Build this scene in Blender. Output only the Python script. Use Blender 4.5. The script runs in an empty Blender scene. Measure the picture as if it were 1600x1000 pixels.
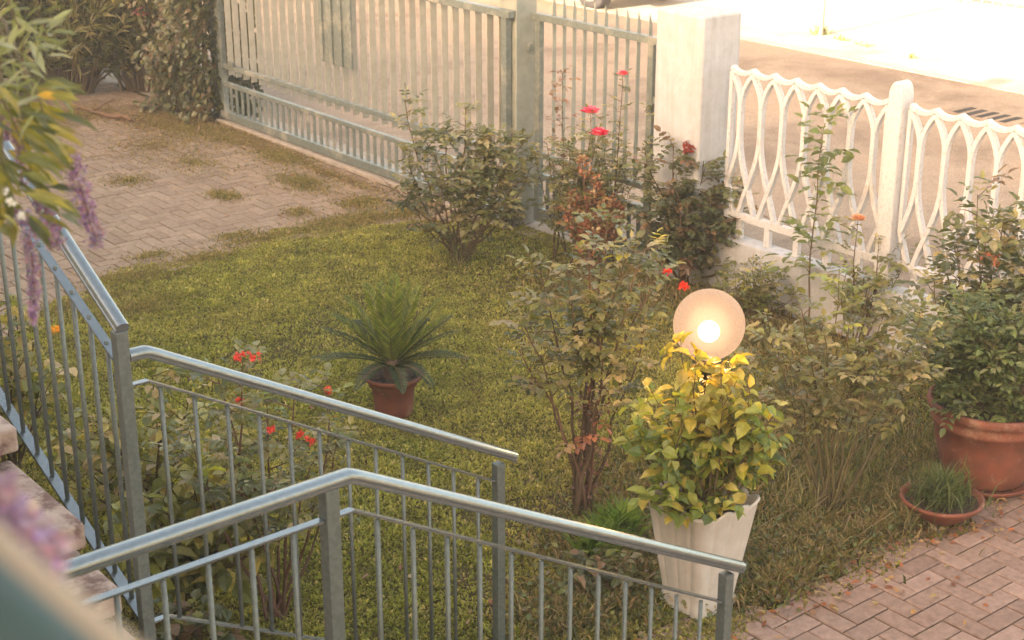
import bpy, math, random
import numpy as np
from mathutils import Vector, Matrix
R_ = math.radians
random.seed(7)
SC = bpy.context.scene
COL = SC.collection
# World frame: x runs away from the house across the garden, y runs along the street fence.
YAW = R_(39); PITCH = R_(20.7)
# ------------------------------------------------------------------ camera
cam = bpy.data.cameras.new('camera'); co = bpy.data.objects.new('camera', cam); COL.objects.link(co)
co.location = (0, 0, 4.0); co.rotation_euler = (R_(90)-PITCH, 0, -YAW)
cam.sensor_width = 36; cam.lens = 2450/1600*36; cam.clip_start = .05; cam.clip_end = 400
cam.dof.use_dof = True; cam.dof.focus_distance = 8.2; cam.dof.aperture_fstop = 5.6
SC.camera = co
# ------------------------------------------------------------------ light
SUN_EL = R_(17); SUN_AZ = R_(6)          # the sun stands behind the house, low
sd = Vector((-math.cos(SUN_EL)*math.cos(SUN_AZ), -math.cos(SUN_EL)*math.sin(SUN_AZ), math.sin(SUN_EL)))
w = bpy.data.worlds.new('World'); SC.world = w; w.use_nodes = True
nt = w.node_tree; nt.nodes.clear()
sky = nt.nodes.new('ShaderNodeTexSky'); sky.sky_type = 'NISHITA'; sky.sun_disc = False
sky.sun_elevation = SUN_EL; sky.sun_rotation = math.atan2(sd.x, sd.y)
sky.dust_density = 4.0; sky.ozone_density = .6; sky.air_density = .9
tint = nt.nodes.new('ShaderNodeMix'); tint.data_type = 'RGBA'; tint.blend_type = 'MULTIPLY'
tint.inputs[0].default_value = 1.0; tint.inputs[7].default_value = (1.28, 1.0, .75, 1)
bg = nt.nodes.new('ShaderNodeBackground'); bg.inputs[1].default_value = .15
ow = nt.nodes.new('ShaderNodeOutputWorld')
nt.links.new(sky.outputs[0], tint.inputs[6]); nt.links.new(tint.outputs[2], bg.inputs[0]); nt.links.new(bg.outputs[0], ow.inputs[0])
sl = bpy.data.lights.new('sun', 'SUN'); sl.energy = 5.0; sl.angle = R_(.6); sl.color = (1.0, .87, .70)
so = bpy.data.objects.new('sun', sl); COL.objects.link(so)
so.rotation_euler = sd.to_track_quat('Z', 'Y').to_euler()
SC.view_settings.view_transform = 'Standard'; SC.view_settings.look = 'None'
SC.view_settings.exposure = 2.74; SC.view_settings.gamma = 1.0
SC.cycles.max_bounces = 8; SC.cycles.transparent_max_bounces = 12
SC.cycles.use_denoising = True
SC.cycles.sample_clamp_indirect = 6

# ------------------------------------------------------------------ materials
def newmat(name):
    m = bpy.data.materials.new(name); m.use_nodes = True
    return m, m.node_tree, m.node_tree.nodes['Principled BSDF']
def ramp(t, fac, stops):
    r = t.nodes.new('ShaderNodeValToRGB')
    e = r.color_ramp.elements
    while len(e) < len(stops): e.new(.5)
    for i, (p, c) in enumerate(stops):
        e[i].position = p; e[i].color = (*c, 1)
    t.links.new(fac, r.inputs[0]); return r.outputs[0]
def noise(t, scale, detail=4, rough=.6, vec=None, dist=0):
    n = t.nodes.new('ShaderNodeTexNoise'); n.inputs['Scale'].default_value = scale
    n.inputs['Detail'].default_value = detail; n.inputs['Roughness'].default_value = rough
    n.inputs['Distortion'].default_value = dist
    if vec is None:
        tc = t.nodes.new('ShaderNodeTexCoord'); vec = tc.outputs['Object']
    t.links.new(vec, n.inputs['Vector']); return n.outputs['Fac']
def mixc(t, f, a, b, mode='MIX'):
    m = t.nodes.new('ShaderNodeMix'); m.data_type = 'RGBA'; m.blend_type = mode
    for s, v in ((m.inputs[0], f), (m.inputs[6], a), (m.inputs[7], b)):
        if isinstance(v, (int, float)): s.default_value = v
        elif isinstance(v, tuple): s.default_value = (*v, 1)
        else: t.links.new(v, s)
    return m.outputs[2]
def bump(t, bs, h, strength=.4, dist=.01):
    b = t.nodes.new('ShaderNodeBump'); b.inputs['Strength'].default_value = strength; b.inputs['Distance'].default_value = dist
    t.links.new(h, b.inputs['Height']); t.links.new(b.outputs[0], bs.inputs['Normal'])
def solid(name, c, c2=None, scale=20, rough=.7, metal=0, bstr=.3, bdist=.004, stops=(.35, .65), spec=.5, c3=None, s3=3, st3=(.5,.62)):
    m, t, b = newmat(name)
    c2 = c2 or tuple(x*.7 for x in c)
    n = noise(t, scale)
    o = ramp(t, n, [(stops[0], c2), (stops[1], c)])
    if c3:
        f = ramp(t, noise(t, s3, 6, .7), [(st3[0], (0,0,0)), (st3[1], (1,1,1))])
        o = mixc(t, f, o, c3)
    t.links.new(o, b.inputs['Base Color'])
    b.inputs['Roughness'].default_value = rough; b.inputs['Metallic'].default_value = metal
    b.inputs['Specular IOR Level'].default_value = spec
    bump(t, b, noise(t, scale*4, 5), bstr, bdist)
    return m
def leafmat(name, rough=.45, trans=.3, spec=.5, gain=1.0):
    m, t, b = newmat(name)
    a = t.nodes.new('ShaderNodeAttribute'); a.attribute_name = 'Col'
    n = noise(t, 25, 2)
    v = ramp(t, n, [(.3, (.78*gain,)*3), (.7, (1.15*gain,)*3)])
    c = mixc(t, 1.0, a.outputs['Color'], v, 'MULTIPLY')
    t.links.new(c, b.inputs['Base Color']); b.inputs['Roughness'].default_value = rough
    b.inputs['Specular IOR Level'].default_value = spec
    tr = t.nodes.new('ShaderNodeBsdfTranslucent')
    t.links.new(mixc(t, 1.0, c, (1.7, 1.6, .7), 'MULTIPLY'), tr.inputs[0])
    mx = t.nodes.new('ShaderNodeMixShader'); mx.inputs[0].default_value = trans
    t.links.new(b.outputs[0], mx.inputs[1]); t.links.new(tr.outputs[0], mx.inputs[2])
    t.links.new(mx.outputs[0], t.nodes['Material Output'].inputs['Surface'])
    return m
M = {}
M['leaf'] = leafmat('leaf', .38, .4, .6, 1.1)
M['grass'] = leafmat('grass_blades', .55, .45, .3, 1.15)
M['petal'] = leafmat('petal', .6, .35, .2)
M['bark'] = leafmat('bark', .8, 0, .2)
M['brick'] = leafmat('paver_brick', .9, 0, .2)
t = M['brick'].node_tree; b = t.nodes['Principled BSDF']; bump(t, b, noise(t, 60, 6, .7), .5, .004)
M['rail'] = solid('galvanised_painted_steel', (.25,.285,.295), (.21,.245,.25), 60, .25, .8, .12, .001, stops=(.4,.6), c3=(.17,.13,.09), s3=9, st3=(.66,.78))
M['railpost'] = solid('grey_green_steel_post', (.155,.18,.165), (.12,.14,.13), 60, .45, .35, .25, .001, stops=(.4,.6), c3=(.15,.10,.07), s3=9, st3=(.62,.76))
M['gate'] = solid('gate_paint', (.20,.235,.215), (.15,.175,.16), 30, .45, .3, .2, .001, c3=(.40,.38,.32), s3=4, st3=(.5,.7))
M['blade'] = solid('cream_slat', (.42,.39,.31), (.35,.32,.25), 12, .6, 0, .2, .001, c3=(.34,.30,.22), s3=5, st3=(.6,.75))
M['gpost'] = solid('gate_post_steel', (.33,.34,.29), (.25,.27,.23), 8, .5, .1, .2, .001)
M['white'] = solid('whitewashed_concrete', (.47,.485,.51), (.41,.42,.43), 9, .85, 0, .5, .004, c3=(.44,.39,.33), s3=3, st3=(.58,.80))
t = M['white'].node_tree; b = t.nodes['Principled BSDF']
tc = t.nodes.new('ShaderNodeTexCoord'); mp = t.nodes.new('ShaderNodeMapping'); mp.inputs['Scale'].default_value = (9, 9, .7); t.links.new(tc.outputs['Object'], mp.inputs['Vector'])
old = b.inputs['Base Color'].links[0].from_socket
sk = ramp(t, noise(t, 1.6, 5, .7, mp.outputs[0]), [(.40, (.74,.70,.64)), (.56, (1,1,1))])
ck = ramp(t, noise(t, 3.2, 9, .8, dist=1.5), [(.490, (1,1,1)), (.499, (.55,.5,.45)), (.508, (1,1,1))])
t.links.new(mixc(t, .5, mixc(t, .4, old, sk, 'MULTIPLY'), ck, 'MULTIPLY'), b.inputs['Base Color'])
M['fence'] = solid('pebbly_white_concrete', (.60,.60,.61), (.46,.455,.45), 45, .85, 0, .9, .008, stops=(.3,.5), c3=(.50,.42,.32), s3=4, st3=(.58,.75))
M['planter'] = solid('weathered_white_planter', (.54,.50,.445), (.47,.43,.375), 12, .8, 0, .5, .004, c3=(.30,.23,.16), s3=5, st3=(.60,.72))
M['terra'] = solid('terracotta', (.20,.062,.034), (.13,.045,.026), 9, .75, 0, .4, .003, c3=(.30,.19,.13), s3=6, st3=(.55,.72))
M['soil'] = solid('pot_soil', (.10,.065,.04), (.03,.02,.015), 30, .95, 0, 1, .02)
M['stone'] = solid('weathered_travertine', (.50,.40,.33), (.33,.24,.19), 7, .8, 0, .7, .01, c3=(.17,.10,.08), s3=5, st3=(.5,.6))
m, t, b = newmat('grainy_tan_asphalt'); M['road'] = m
c1 = ramp(t, noise(t, 55, 3, .8), [(.32, (.20,.14,.09)), (.5, (.33,.245,.17)), (.68, (.48,.38,.28))])
c2 = ramp(t, noise(t, .55, 6, .7, dist=.4), [(.36, (.62,.58,.54)), (.50, (1,1,1)), (.64, (1.12,1.08,1.02))])
c3 = ramp(t, noise(t, 2.3, 8, .75, dist=1.2), [(.485, (1,1,1)), (.50, (.55,.5,.45)), (.515, (1,1,1))])
t.links.new(mixc(t, .55, mixc(t, 1.0, c1, c2, 'MULTIPLY'), c3, 'MULTIPLY'), b.inputs['Base Color']); b.inputs['Roughness'].default_value = .9
bump(t, b, noise(t, 120, 4, .7), .9, .01)
M['pave'] = solid('pale_pavement', (.46,.41,.33), (.36,.31,.24), 2, .9, 0, .3, .004, c3=(.24,.18,.125), s3=.28, st3=(.5,.66))
M['kerb'] = solid('kerb_stone', (.42,.36,.29), (.33,.27,.21), 10, .9, 0, .4, .004)
M['iron'] = solid('cast_iron', (.12,.085,.06), (.08,.05,.04), 20, .7, .3)
M['slot'] = solid('drain_slot', (.02,.015,.01), (.01,.01,.01), 20, .9)
M['house'] = solid('house_plaster', (.62,.52,.38), (.56,.46,.34), 5, .9, 0, .3, .004)
M['roof'] = solid('roof_tiles', (.35,.15,.09), (.25,.1,.06), 8, .8)
M['shutter'] = solid('dark_shutter', (.06,.10,.07), (.04,.07,.05), 8, .6)
M['carpaint'] = solid('car_paint', (.72,.70,.66), (.70,.68,.64), 3, .25, 0, 0, 0)
M['tyre'] = solid('tyre_rubber', (.035,.03,.028), (.02,.018,.017), 20, .8)
M['rim'] = solid('wheel_rim', (.30,.29,.27), (.22,.21,.2), 20, .4, .8)
M['carglass'] = solid('car_glass', (.03,.035,.04), (.02,.02,.025), 3, .08)
M['nearrail'] = solid('near_rail_paint', (.045,.075,.055), (.038,.06,.045), 10, .35, 0, .05, .001)
M['tanedge'] = solid('tan_strip', (.38,.29,.18), (.32,.24,.15), 10, .5)
M['black'] = solid('black_plastic', (.03,.03,.03), (.02,.02,.02), 10, .5)
M['bulb'] = bpy.data.materials.new('lit_bulb'); M['bulb'].use_nodes = True
t = M['bulb'].node_tree; t.nodes.clear(); e = t.nodes.new('ShaderNodeEmission'); e.inputs[0].default_value = (1,.72,.36,1); e.inputs[1].default_value = 7
o = t.nodes.new('ShaderNodeOutputMaterial'); t.links.new(e.outputs[0], o.inputs[0])
m = bpy.data.materials.new('bulb_halo'); m.use_nodes = True; M['halo'] = m; t = m.node_tree; t.nodes.clear()  # soft halo round the bulb put in as emission, strongest at the centre
lw = t.nodes.new('ShaderNodeLayerWeight'); lw.inputs[0].default_value = .5
pw = t.nodes.new('ShaderNodeMath'); pw.operation = 'POWER'; iv_ = t.nodes.new('ShaderNodeMath'); iv_.operation = 'SUBTRACT'; iv_.inputs[0].default_value = 1; t.links.new(lw.outputs['Facing'], iv_.inputs[1])
t.links.new(iv_.outputs[0], pw.inputs[0]); pw.inputs[1].default_value = 3.0
ml = t.nodes.new('ShaderNodeMath'); ml.operation = 'MULTIPLY'; ml.inputs[1].default_value = .55; t.links.new(pw.outputs[0], ml.inputs[0])
tp = t.nodes.new('ShaderNodeBsdfTransparent'); em = t.nodes.new('ShaderNodeEmission'); em.inputs[0].default_value = (1,.74,.42,1); em.inputs[1].default_value = .40
mx = t.nodes.new('ShaderNodeMixShader'); t.links.new(ml.outputs[0], mx.inputs[0]); t.links.new(tp.outputs[0], mx.inputs[1]); t.links.new(em.outputs[0], mx.inputs[2])
oo = t.nodes.new('ShaderNodeOutputMaterial'); t.links.new(mx.outputs[0], oo.inputs[0])
# milky glass: part see-through, part even emission in place of scattered bulb light
m, t, b = newmat('milky_glass'); M['globe'] = m
b.inputs['Base Color'].default_value = (.05,.04,.035,1); b.inputs['Roughness'].default_value = .45
tl = t.nodes.new('ShaderNodeEmission'); tl.inputs[0].default_value = (1,.64,.42,1); tl.inputs[1].default_value = .215
tp = t.nodes.new('ShaderNodeBsdfTransparent'); tp.inputs[0].default_value = (1,.93,.84,1)
m1 = t.nodes.new('ShaderNodeMixShader'); m1.inputs[0].default_value = .5
m2 = t.nodes.new('ShaderNodeMixShader'); m2.inputs[0].default_value = .38
t.links.new(b.outputs[0], m1.inputs[1]); t.links.new(tl.outputs[0], m1.inputs[2])
t.links.new(m1.outputs[0], m2.inputs[1]); t.links.new(tp.outputs[0], m2.inputs[2])
t.links.new(m2.outputs[0], t.nodes['Material Output'].inputs['Surface'])

# ------------------------------------------------------------------ mesh helpers
Z = Vector((0,0,1))
def tag(o, label=None, cat=None, group=None, kind=None):
    if label: o['label'] = label
    if cat: o['category'] = cat
    if group: o['group'] = group
    if kind: o['kind'] = kind
    return o
def empty(name, loc, label, cat, group=None, rz=0):
    o = bpy.data.objects.new(name, None); COL.objects.link(o); o.location = loc; o.rotation_euler = (0,0,rz)
    o.empty_display_size = .1
    return tag(o, label, cat, group)
class MB:
    def __init__(s): s.v = []; s.f = []; s.c = []
    def face(s, idx, c=(1,1,1)): s.f.append(idx); s.c.append(c)
    def box(s, a, b, c=(1,1,1), rot=None, org=None):
        n = len(s.v)
        for x in (a[0], b[0]):
            for y in (a[1], b[1]):
                for z in (a[2], b[2]):
                    p = Vector((x,y,z))
                    if rot: p = rot @ (p-org) + org
                    s.v.append(p)
        for q in ((0,1,3,2),(4,6,7,5),(0,4,5,1),(2,3,7,6),(0,2,6,4),(1,5,7,3)):
            s.face([n+i for i in q], c)
    def tube(s, pts, rad, n=6, c=(1,1,1), cap=True, prof=None, up=None):
        """sweep a ring (circle or profile of (side, up) points) along pts"""
        pts = [Vector(p) for p in pts]
        k = len(pts)
        if not isinstance(rad, (list, tuple)): rad = [rad]*k
        base = len(s.v)
        for i, p in enumerate(pts):
            d = (pts[min(i+1,k-1)]-pts[max(i-1,0)])
            if d.length < 1e-9: d = Vector((0,0,1))
            d.normalize()
            u = Vector(up) if up else (Z if abs(d.z) < .95 else Vector((1,0,0)))
            sd_ = d.cross(u).normalized(); uu = sd_.cross(d).normalized()
            if prof:
                # mitre: stretch the side at corners
                for a, b_ in prof: s.v.append(p + sd_*a*rad[i] + uu*b_*rad[i])
            else:
                for j in range(n):
                    a = 2*math.pi*j/n
                    s.v.append(p + sd_*math.cos(a)*rad[i] + uu*math.sin(a)*rad[i])
        m_ = len(prof) if prof else n
        for i in range(k-1):
            for j in range(m_):
                j2 = (j+1) % m_
                s.face([base+i*m_+j, base+i*m_+j2, base+(i+1)*m_+j2, base+(i+1)*m_+j], c)
        if cap:
            s.face([base+j for j in range(m_)][::-1], c); s.face([base+(k-1)*m_+j for j in range(m_)], c)
    def lathe(s, prof, n=40, c=(1,1,1), fn=None, close=False):
        base = len(s.v); m_ = len(prof)
        for i in range(n):
            a = 2*math.pi*i/n
            for j, (r, z) in enumerate(prof):
                if fn: r, z = fn(a, r, z, j)
                s.v.append(Vector((r*math.cos(a), r*math.sin(a), z)))
        for i in range(n):
            i2 = (i+1) % n
            for j in range(m_-1):
                s.face([base+i*m_+j, base+i2*m_+j, base+i2*m_+j+1, base+i*m_+j+1], c)
    def build(s, name, mat, parent=None, smooth=False, loc=None, bevel=0, seg=2):
        me = bpy.data.meshes.new(name)
        me.from_pydata([tuple(p) for p in s.v], [], s.f)
        me.materials.append(mat if not isinstance(mat, str) else M[mat])
        at = me.attributes.new('Col', 'FLOAT_COLOR', 'FACE')
        arr = np.ones((len(s.f), 4), dtype=np.float32)
        if s.f: arr[:, :3] = np.array(s.c, dtype=np.float32)
        at.data.foreach_set('color', arr.ravel())
        if smooth: me.polygons.foreach_set('use_smooth', [True]*len(s.f))
        o = bpy.data.objects.new(name, me); COL.objects.link(o)
        if parent: o.parent = parent
        if loc: o.location = loc
        if bevel:
            md = o.modifiers.new('bevel', 'BEVEL'); md.width = bevel; md.segments = seg; md.limit_method = 'ANGLE'
        return o
def boxo(name, a, b, mat, parent=None, bevel=0, rot=None, org=None):
    m = MB(); m.box(a, b, rot=rot, org=org); return m.build(name, mat, parent, bevel=bevel)
# screen-like directions on the ground, used only to lay plants out around their base
RT = Vector((math.cos(YAW), -math.sin(YAW), 0)); FW = Vector((math.sin(YAW), math.cos(YAW), 0))
def off(r, f, h): return RT*r + FW*f + Z*h
U = random.uniform
def rv(k=1.0): return Vector((U(-k,k), U(-k,k), U(-k,k)))

# ------------------------------------------------------------------ ground
def sheet(name, x0, y0, x1, y1, z, mat, nx=1, ny=1, fn=None):
    m = MB()
    for i in range(nx+1):
        for j in range(ny+1):
            x = x0+(x1-x0)*i/nx; y = y0+(y1-y0)*j/ny
            m.v.append(Vector((x, y, z+(fn(x,y) if fn else 0))))
    for i in range(nx):
        for j in range(ny):
            a = i*(ny+1)+j; m.face([a, a+ny+1, a+ny+2, a+1])
    o = m.build(name, mat, smooth=True); tag(o, kind='structure'); return o
mg, t, b = newmat('bare_earth')
n1 = ramp(t, noise(t, 1.3, 5, .65), [(.38, (.12,.10,.035)), (.5, (.11,.095,.035)), (.62, (.15,.105,.060))])
n2 = ramp(t, noise(t, 70, 4), [(.3, (.45,.45,.45)), (.7, (1.2,1.2,1.2))])
t.links.new(mixc(t, 1.0, n1, n2, 'MULTIPLY'), b.inputs['Base Color']); b.inputs['Roughness'].default_value = .95
b.inputs['Specular IOR Level'].default_value = .15
bump(t, b, noise(t, 90, 4), 1, .02)
sheet('ground', -150, -150, 250, 250, -.03, 'pave')
sheet('garden_soil', -1.5, -6, 8.32, 10.95, -.012, mg, 40, 60)
sheet('road', 8.55, -60, 16.05, 90, -.020, 'road', 2, 40)
sheet('driveway_bedding', -1.5, 10.9, 8.05, 17.6, -.012, mg)
sheet('path_bedding', 1.0, -3, 14.0, 4.3, -.009, mg)
kb = MB(); kb.box((16.05,-60,-.06), (16.2,90,-.004)); tag(kb.build('kerb', 'kerb', bevel=.012), kind='structure')
kb = MB(); kb.box((8.0,10.3,-.03), (8.55,10.7,-.013)); kb.box((8.04,8.6,-.03), (8.55,17.4,-.008)); tag(kb.build('gate_threshold', 'kerb'), kind='structure')

def herring(name, x0, y0, x1, y1, test, L=.23, W=.115, tone=((.29,.215,.15),(.27,.195,.135),(.31,.23,.16),(.28,.205,.14))):
    """90 degree herringbone of single bricks laid along the two axes"""
    m = MB(); g = .004
    nx = int((x1-x0)/W)+6; ny = int((y1-y0)/W)+6
    for i in range(-3, nx):
        for j in range(-3, ny):
            k = (i-j) % 4
            if k == 0: w_, h_ = 2, 1
            elif k == 3: w_, h_ = 1, 2
            else: continue
            if k == 3: jj = j
            jj = j
            xa, ya = x0+i*W, y0+jj*W
            xb, yb = xa+w_*W, ya+h_*W
            cx, cy = (xa+xb)/2, (ya+yb)/2
            if not test(cx, cy): continue
            c = random.choice(tone); f = U(.9, 1.1); c = tuple(q*f for q in c)
            z = U(-.0025, .0025)+.004*math.sin(cx*1.7+cy)*1
            tx, ty = U(-.01,.01), U(-.01,.01)
            n = len(m.v); e = .006
            for (ax, ay, az) in ((xa+g,ya+g,-.02),(xb-g,ya+g,-.02),(xb-g,yb-g,-.02),(xa+g,yb-g,-.02)):
                m.v.append(Vector((ax,ay,az)))
            for (ax, ay, az) in ((xa+g,ya+g,z-.005),(xb-g,ya+g,z-.005),(xb-g,yb-g,z-.005),(xa+g,yb-g,z-.005)):
                m.v.append(Vector((ax,ay,az)))
            for (ax, ay) in ((xa+g+e,ya+g+e),(xb-g-e,ya+g+e),(xb-g-e,yb-g-e),(xa+g+e,yb-g-e)):
                m.v.append(Vector((ax,ay,z+(ax-cx)*tx+(ay-cy)*ty)))
            for s in (0, 4):
                for q in range(4):
                    q2 = (q+1) % 4
                    m.face([n+s+q, n+s+q2, n+s+4+q2, n+s+4+q], c)
            m.face([n+8,n+9,n+10,n+11], c)
    o = m.build(name, 'brick'); tag(o, kind='structure'); return o
def wav(a): return .10*math.sin(a*1.9)+.07*math.sin(a*4.3+1)+.04*math.sin(a*9.1)
def lawn_edge(x):      # y of the border between lawn and driveway
    return (11.0 if x < 6.6 else 11.0-.55*(x-6.6)) + wav(x)*.8 + (.0 if x > 5.2 else -(5.2-x)*.55)
def path_edge(x): return 4.36 + wav(x+3)*.6 + (.35*max(0, 1-(x-3.8)/.6) if x < 4.4 else 0)
herring('driveway', .5, 9.6, 8.04, 17.5, lambda x, y: y > lawn_edge(x)-.1 and x < 8.0)
herring('path', 2.6, -.6, 8.2, 5.2, lambda x, y: y < path_edge(x)+.12 and x > 3.6, tone=((.29,.20,.155),(.26,.18,.14),(.31,.215,.17),(.27,.185,.145)))

# ------------------------------------------------------------------ lawn and other uncountable growth
def vnoise(x, y, s, seed=0):
    rs = np.random.RandomState(seed); g = rs.rand(64, 64)
    xs = (x*s) % 64; ys = (y*s) % 64
    i = xs.astype(int); j = ys.astype(int); fx = xs-i; fy = ys-j
    fx = fx*fx*(3-2*fx); fy = fy*fy*(3-2*fy); i1 = (i+1) % 64; j1 = (j+1) % 64
    return g[i%64,j%64]*(1-fx)*(1-fy)+g[i1,j%64]*fx*(1-fy)+g[i%64,j1]*(1-fx)*fy+g[i1,j1]*fx*fy
def blades(name, x, y, ln, wd, lean, col, mat='grass', kind='stuff', parent=None, z0=-.005, seed=1, lab=None, cat=None):
    rs = np.random.RandomState(seed); N = len(x)
    a = rs.rand(N)*2*np.pi; th = rs.rand(N)*2*np.pi
    dx, dy = np.cos(a), np.sin(a); sx, sy = np.cos(th), np.sin(th)
    lz = np.sqrt(np.maximum(1-lean**2, .02))
    V = np.zeros((N, 5, 3), dtype=np.float32); h = wd/2
    V[:,0] = np.stack([x-sx*h, y-sy*h, np.full(N, z0)], 1); V[:,1] = np.stack([x+sx*h, y+sy*h, np.full(N, z0)], 1)
    mx, my, mz = x+dx*lean*ln*.35, y+dy*lean*ln*.35, z0+lz*ln*.62
    V[:,2] = np.stack([mx+sx*h, my+sy*h, mz], 1); V[:,3] = np.stack([mx-sx*h, my-sy*h, mz], 1)
    V[:,4] = np.stack([x+dx*lean*ln, y+dy*lean*ln, z0+lz*ln*.92], 1)
    me = bpy.data.meshes.new(name); me.vertices.add(N*5); me.vertices.foreach_set('co', V.ravel())
    base = np.arange(N)*5
    loops = np.stack([base, base+1, base+2, base+3, base+3, base+2, base+4], 1).astype(np.int32)
    me.loops.add(N*7); me.loops.foreach_set('vertex_index', loops.ravel())
    me.polygons.add(N*2)
    ls = np.stack([np.arange(N)*7, np.arange(N)*7+4], 1).astype(np.int32)
    me.polygons.foreach_set('loop_start', ls.ravel())
    me.polygons.foreach_set('loop_total', np.tile([4,3], N).astype(np.int32))
    me.update(calc_edges=True)
    at = me.attributes.new('Col', 'FLOAT_COLOR', 'FACE')
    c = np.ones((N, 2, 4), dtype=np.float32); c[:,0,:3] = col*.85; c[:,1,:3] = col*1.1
    at.data.foreach_set('color', c.ravel()); me.materials.append(M[mat]); me.validate()
    o = bpy.data.objects.new(name, me); COL.objects.link(o)
    if parent: o.parent = parent
    tag(o, lab, cat, kind=kind); return o
def edge_np(x):
    return np.where(x < 6.6, 11.0, 11.0-.55*(x-6.6)) + .8*(.10*np.sin(x*1.9)+.07*np.sin(x*4.3+1)+.04*np.sin(x*9.1)) - np.where(x<5.2, (5.2-x)*.55, 0)
def pedge_np(x):
    return 4.36+.6*(.10*np.sin((x+3)*1.9)+.07*np.sin((x+3)*4.3+1)+.04*np.sin((x+3)*9.1)) + np.where(x<4.4, .35*np.maximum(0,1-(x-3.8)/.6), 0)
rs = np.random.RandomState(3)
N = 420000
x = rs.uniform(2.35, 8.2, N); y = rs.uniform(4.2, 11.3, N)
e1 = edge_np(x); e2 = pedge_np(x)
bare = vnoise(x, y, .9, 5)*.6+vnoise(x, y, 3.1, 6)*.4
edge_d = np.minimum(e1-y, y-e2)
keep = (edge_d > -.10+.3*(vnoise(x,y,4,9)-.5)) & (rs.rand(N) < np.clip(1.4-1.0*np.clip((bare-.60)*6,0,1), .0, 1))
bedz = (x > 4.5) & (y < 5.6+.5*np.sin(x*1.7)) & (x > 5.0-(y-4.4)*.3)
keep &= ~(bedz & (rs.rand(N) < .72))
# the strip by the stairs is left to the landing
keep &= ~((x < 4.0) & (y < 5.0))
# thin out under bushes near the fence
thin = np.exp(-(((x-7.5)/.8)**2+((y-9.0)/.9)**2)); keep &= rs.rand(N) > thin*.55
x, y = x[keep], y[keep]; N = len(x)
v1 = vnoise(x, y, .55, 11); v2 = vnoise(x, y, 2.3, 12); v3 = rs.rand(N)
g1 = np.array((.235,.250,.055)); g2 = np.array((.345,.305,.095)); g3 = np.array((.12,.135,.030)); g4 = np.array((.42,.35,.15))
tt = np.clip((v1*.6+v2*.4-.3)*2.2, 0, 1)[:,None]
col = g1*(1-tt)+g2*tt
far = np.clip((y-7.5)/3.5, 0, 1)[:,None]; col = col*(1-.45*far)+g2*.45*far
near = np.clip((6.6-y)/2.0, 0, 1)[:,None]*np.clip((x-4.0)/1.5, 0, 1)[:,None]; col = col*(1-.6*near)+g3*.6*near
col = np.where((v3 < .10)[:,None], g4, col); col = np.where(((v3 > .10) & (v3 < .24))[:,None], g3, col)
cl = vnoise(x, y, 8.3, 14)*.55+vnoise(x+3, y+1, 17, 15)*.45
col = col*(rs.uniform(.7, 1.3, N)*(.65+.7*cl))[:,None]
ln = rs.uniform(.013, .030, N)*(1+.35*near[:,0])*(.6+.8*cl)
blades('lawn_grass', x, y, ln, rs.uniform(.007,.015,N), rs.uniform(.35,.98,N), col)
def patch(name, spots, n, ln, wd, cols, seed=1, mat='grass', lean=(.3,.95), z0=-.005, parent=None, kind='stuff', lab=None, cat=None):
    rs = np.random.RandomState(seed); X = []; Y = []
    for (px, py, rx, ry, wgt) in spots:
        k = int(n*wgt); r = np.abs(rs.randn(k))*.5; a = rs.rand(k)*2*np.pi
        X.append(px+np.cos(a)*r*rx); Y.append(py+np.sin(a)*r*ry)
    X = np.concatenate(X); Y = np.concatenate(Y); N = len(X)
    cc = np.array(cols)[rs.randint(0, len(cols), N)]*rs.uniform(.7,1.3,N)[:,None]
    return blades(name, X, Y, rs.uniform(ln[0],ln[1],N), rs.uniform(wd[0],wd[1],N), rs.uniform(lean[0],lean[1],N), cc, mat, kind, parent, z0, seed, lab, cat)
# weeds creeping over the driveway, straw and litter
GR = [(.17,.16,.04),(.13,.14,.035),(.24,.20,.08)]; ST = [(.34,.25,.13),(.26,.17,.09),(.30,.24,.12),(.2,.18,.06)]
patch('driveway_weeds', [(7.77,14.26,.5,.6,1.6),(7.6,14.9,.5,.7,2.2),(7.77,13.24,.35,.6,1.5),(7.45,12.3,.3,.6,1.0),(6.65,12.39,.15,.25,.35),(7.5,11.4,.3,.3,.6),(6.97,11.0,.5,.25,1.2),(5.6,10.9,.5,.22,.9),(6.3,11.05,.6,.15,.9),(4.4,10.5,.8,.2,.9),(7.0,13.6,.5,.8,.5),(6.2,13.4,.3,.3,.2),(7.6,10.9,.5,.3,.8),(5.0,10.85,.5,.25,.9),(5.3,11.2,.25,.15,.3),(6.1,11.25,.3,.15,.3),(7.1,11.0,.4,.25,.9),(4.7,10.2,.5,.3,.8),(6.9,11.5,.15,.2,.2)], 3600, (.012,.04), (.005,.011), GR+ST, 21)
patch('dry_litter', [(7.55,15.4,.5,.7,2.0),(7.8,14.2,.25,1.4,2.0),(7.8,12.4,.15,1.4,1.0),(7.0,16.2,.8,.6,1.5),(6.3,16.2,.8,.9,1.5),(7.0,14.5,.9,1.0,1.0)], 2600, (.015,.05), (.006,.014), ST, 22, lean=(.85,.99), z0=.002)
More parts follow.
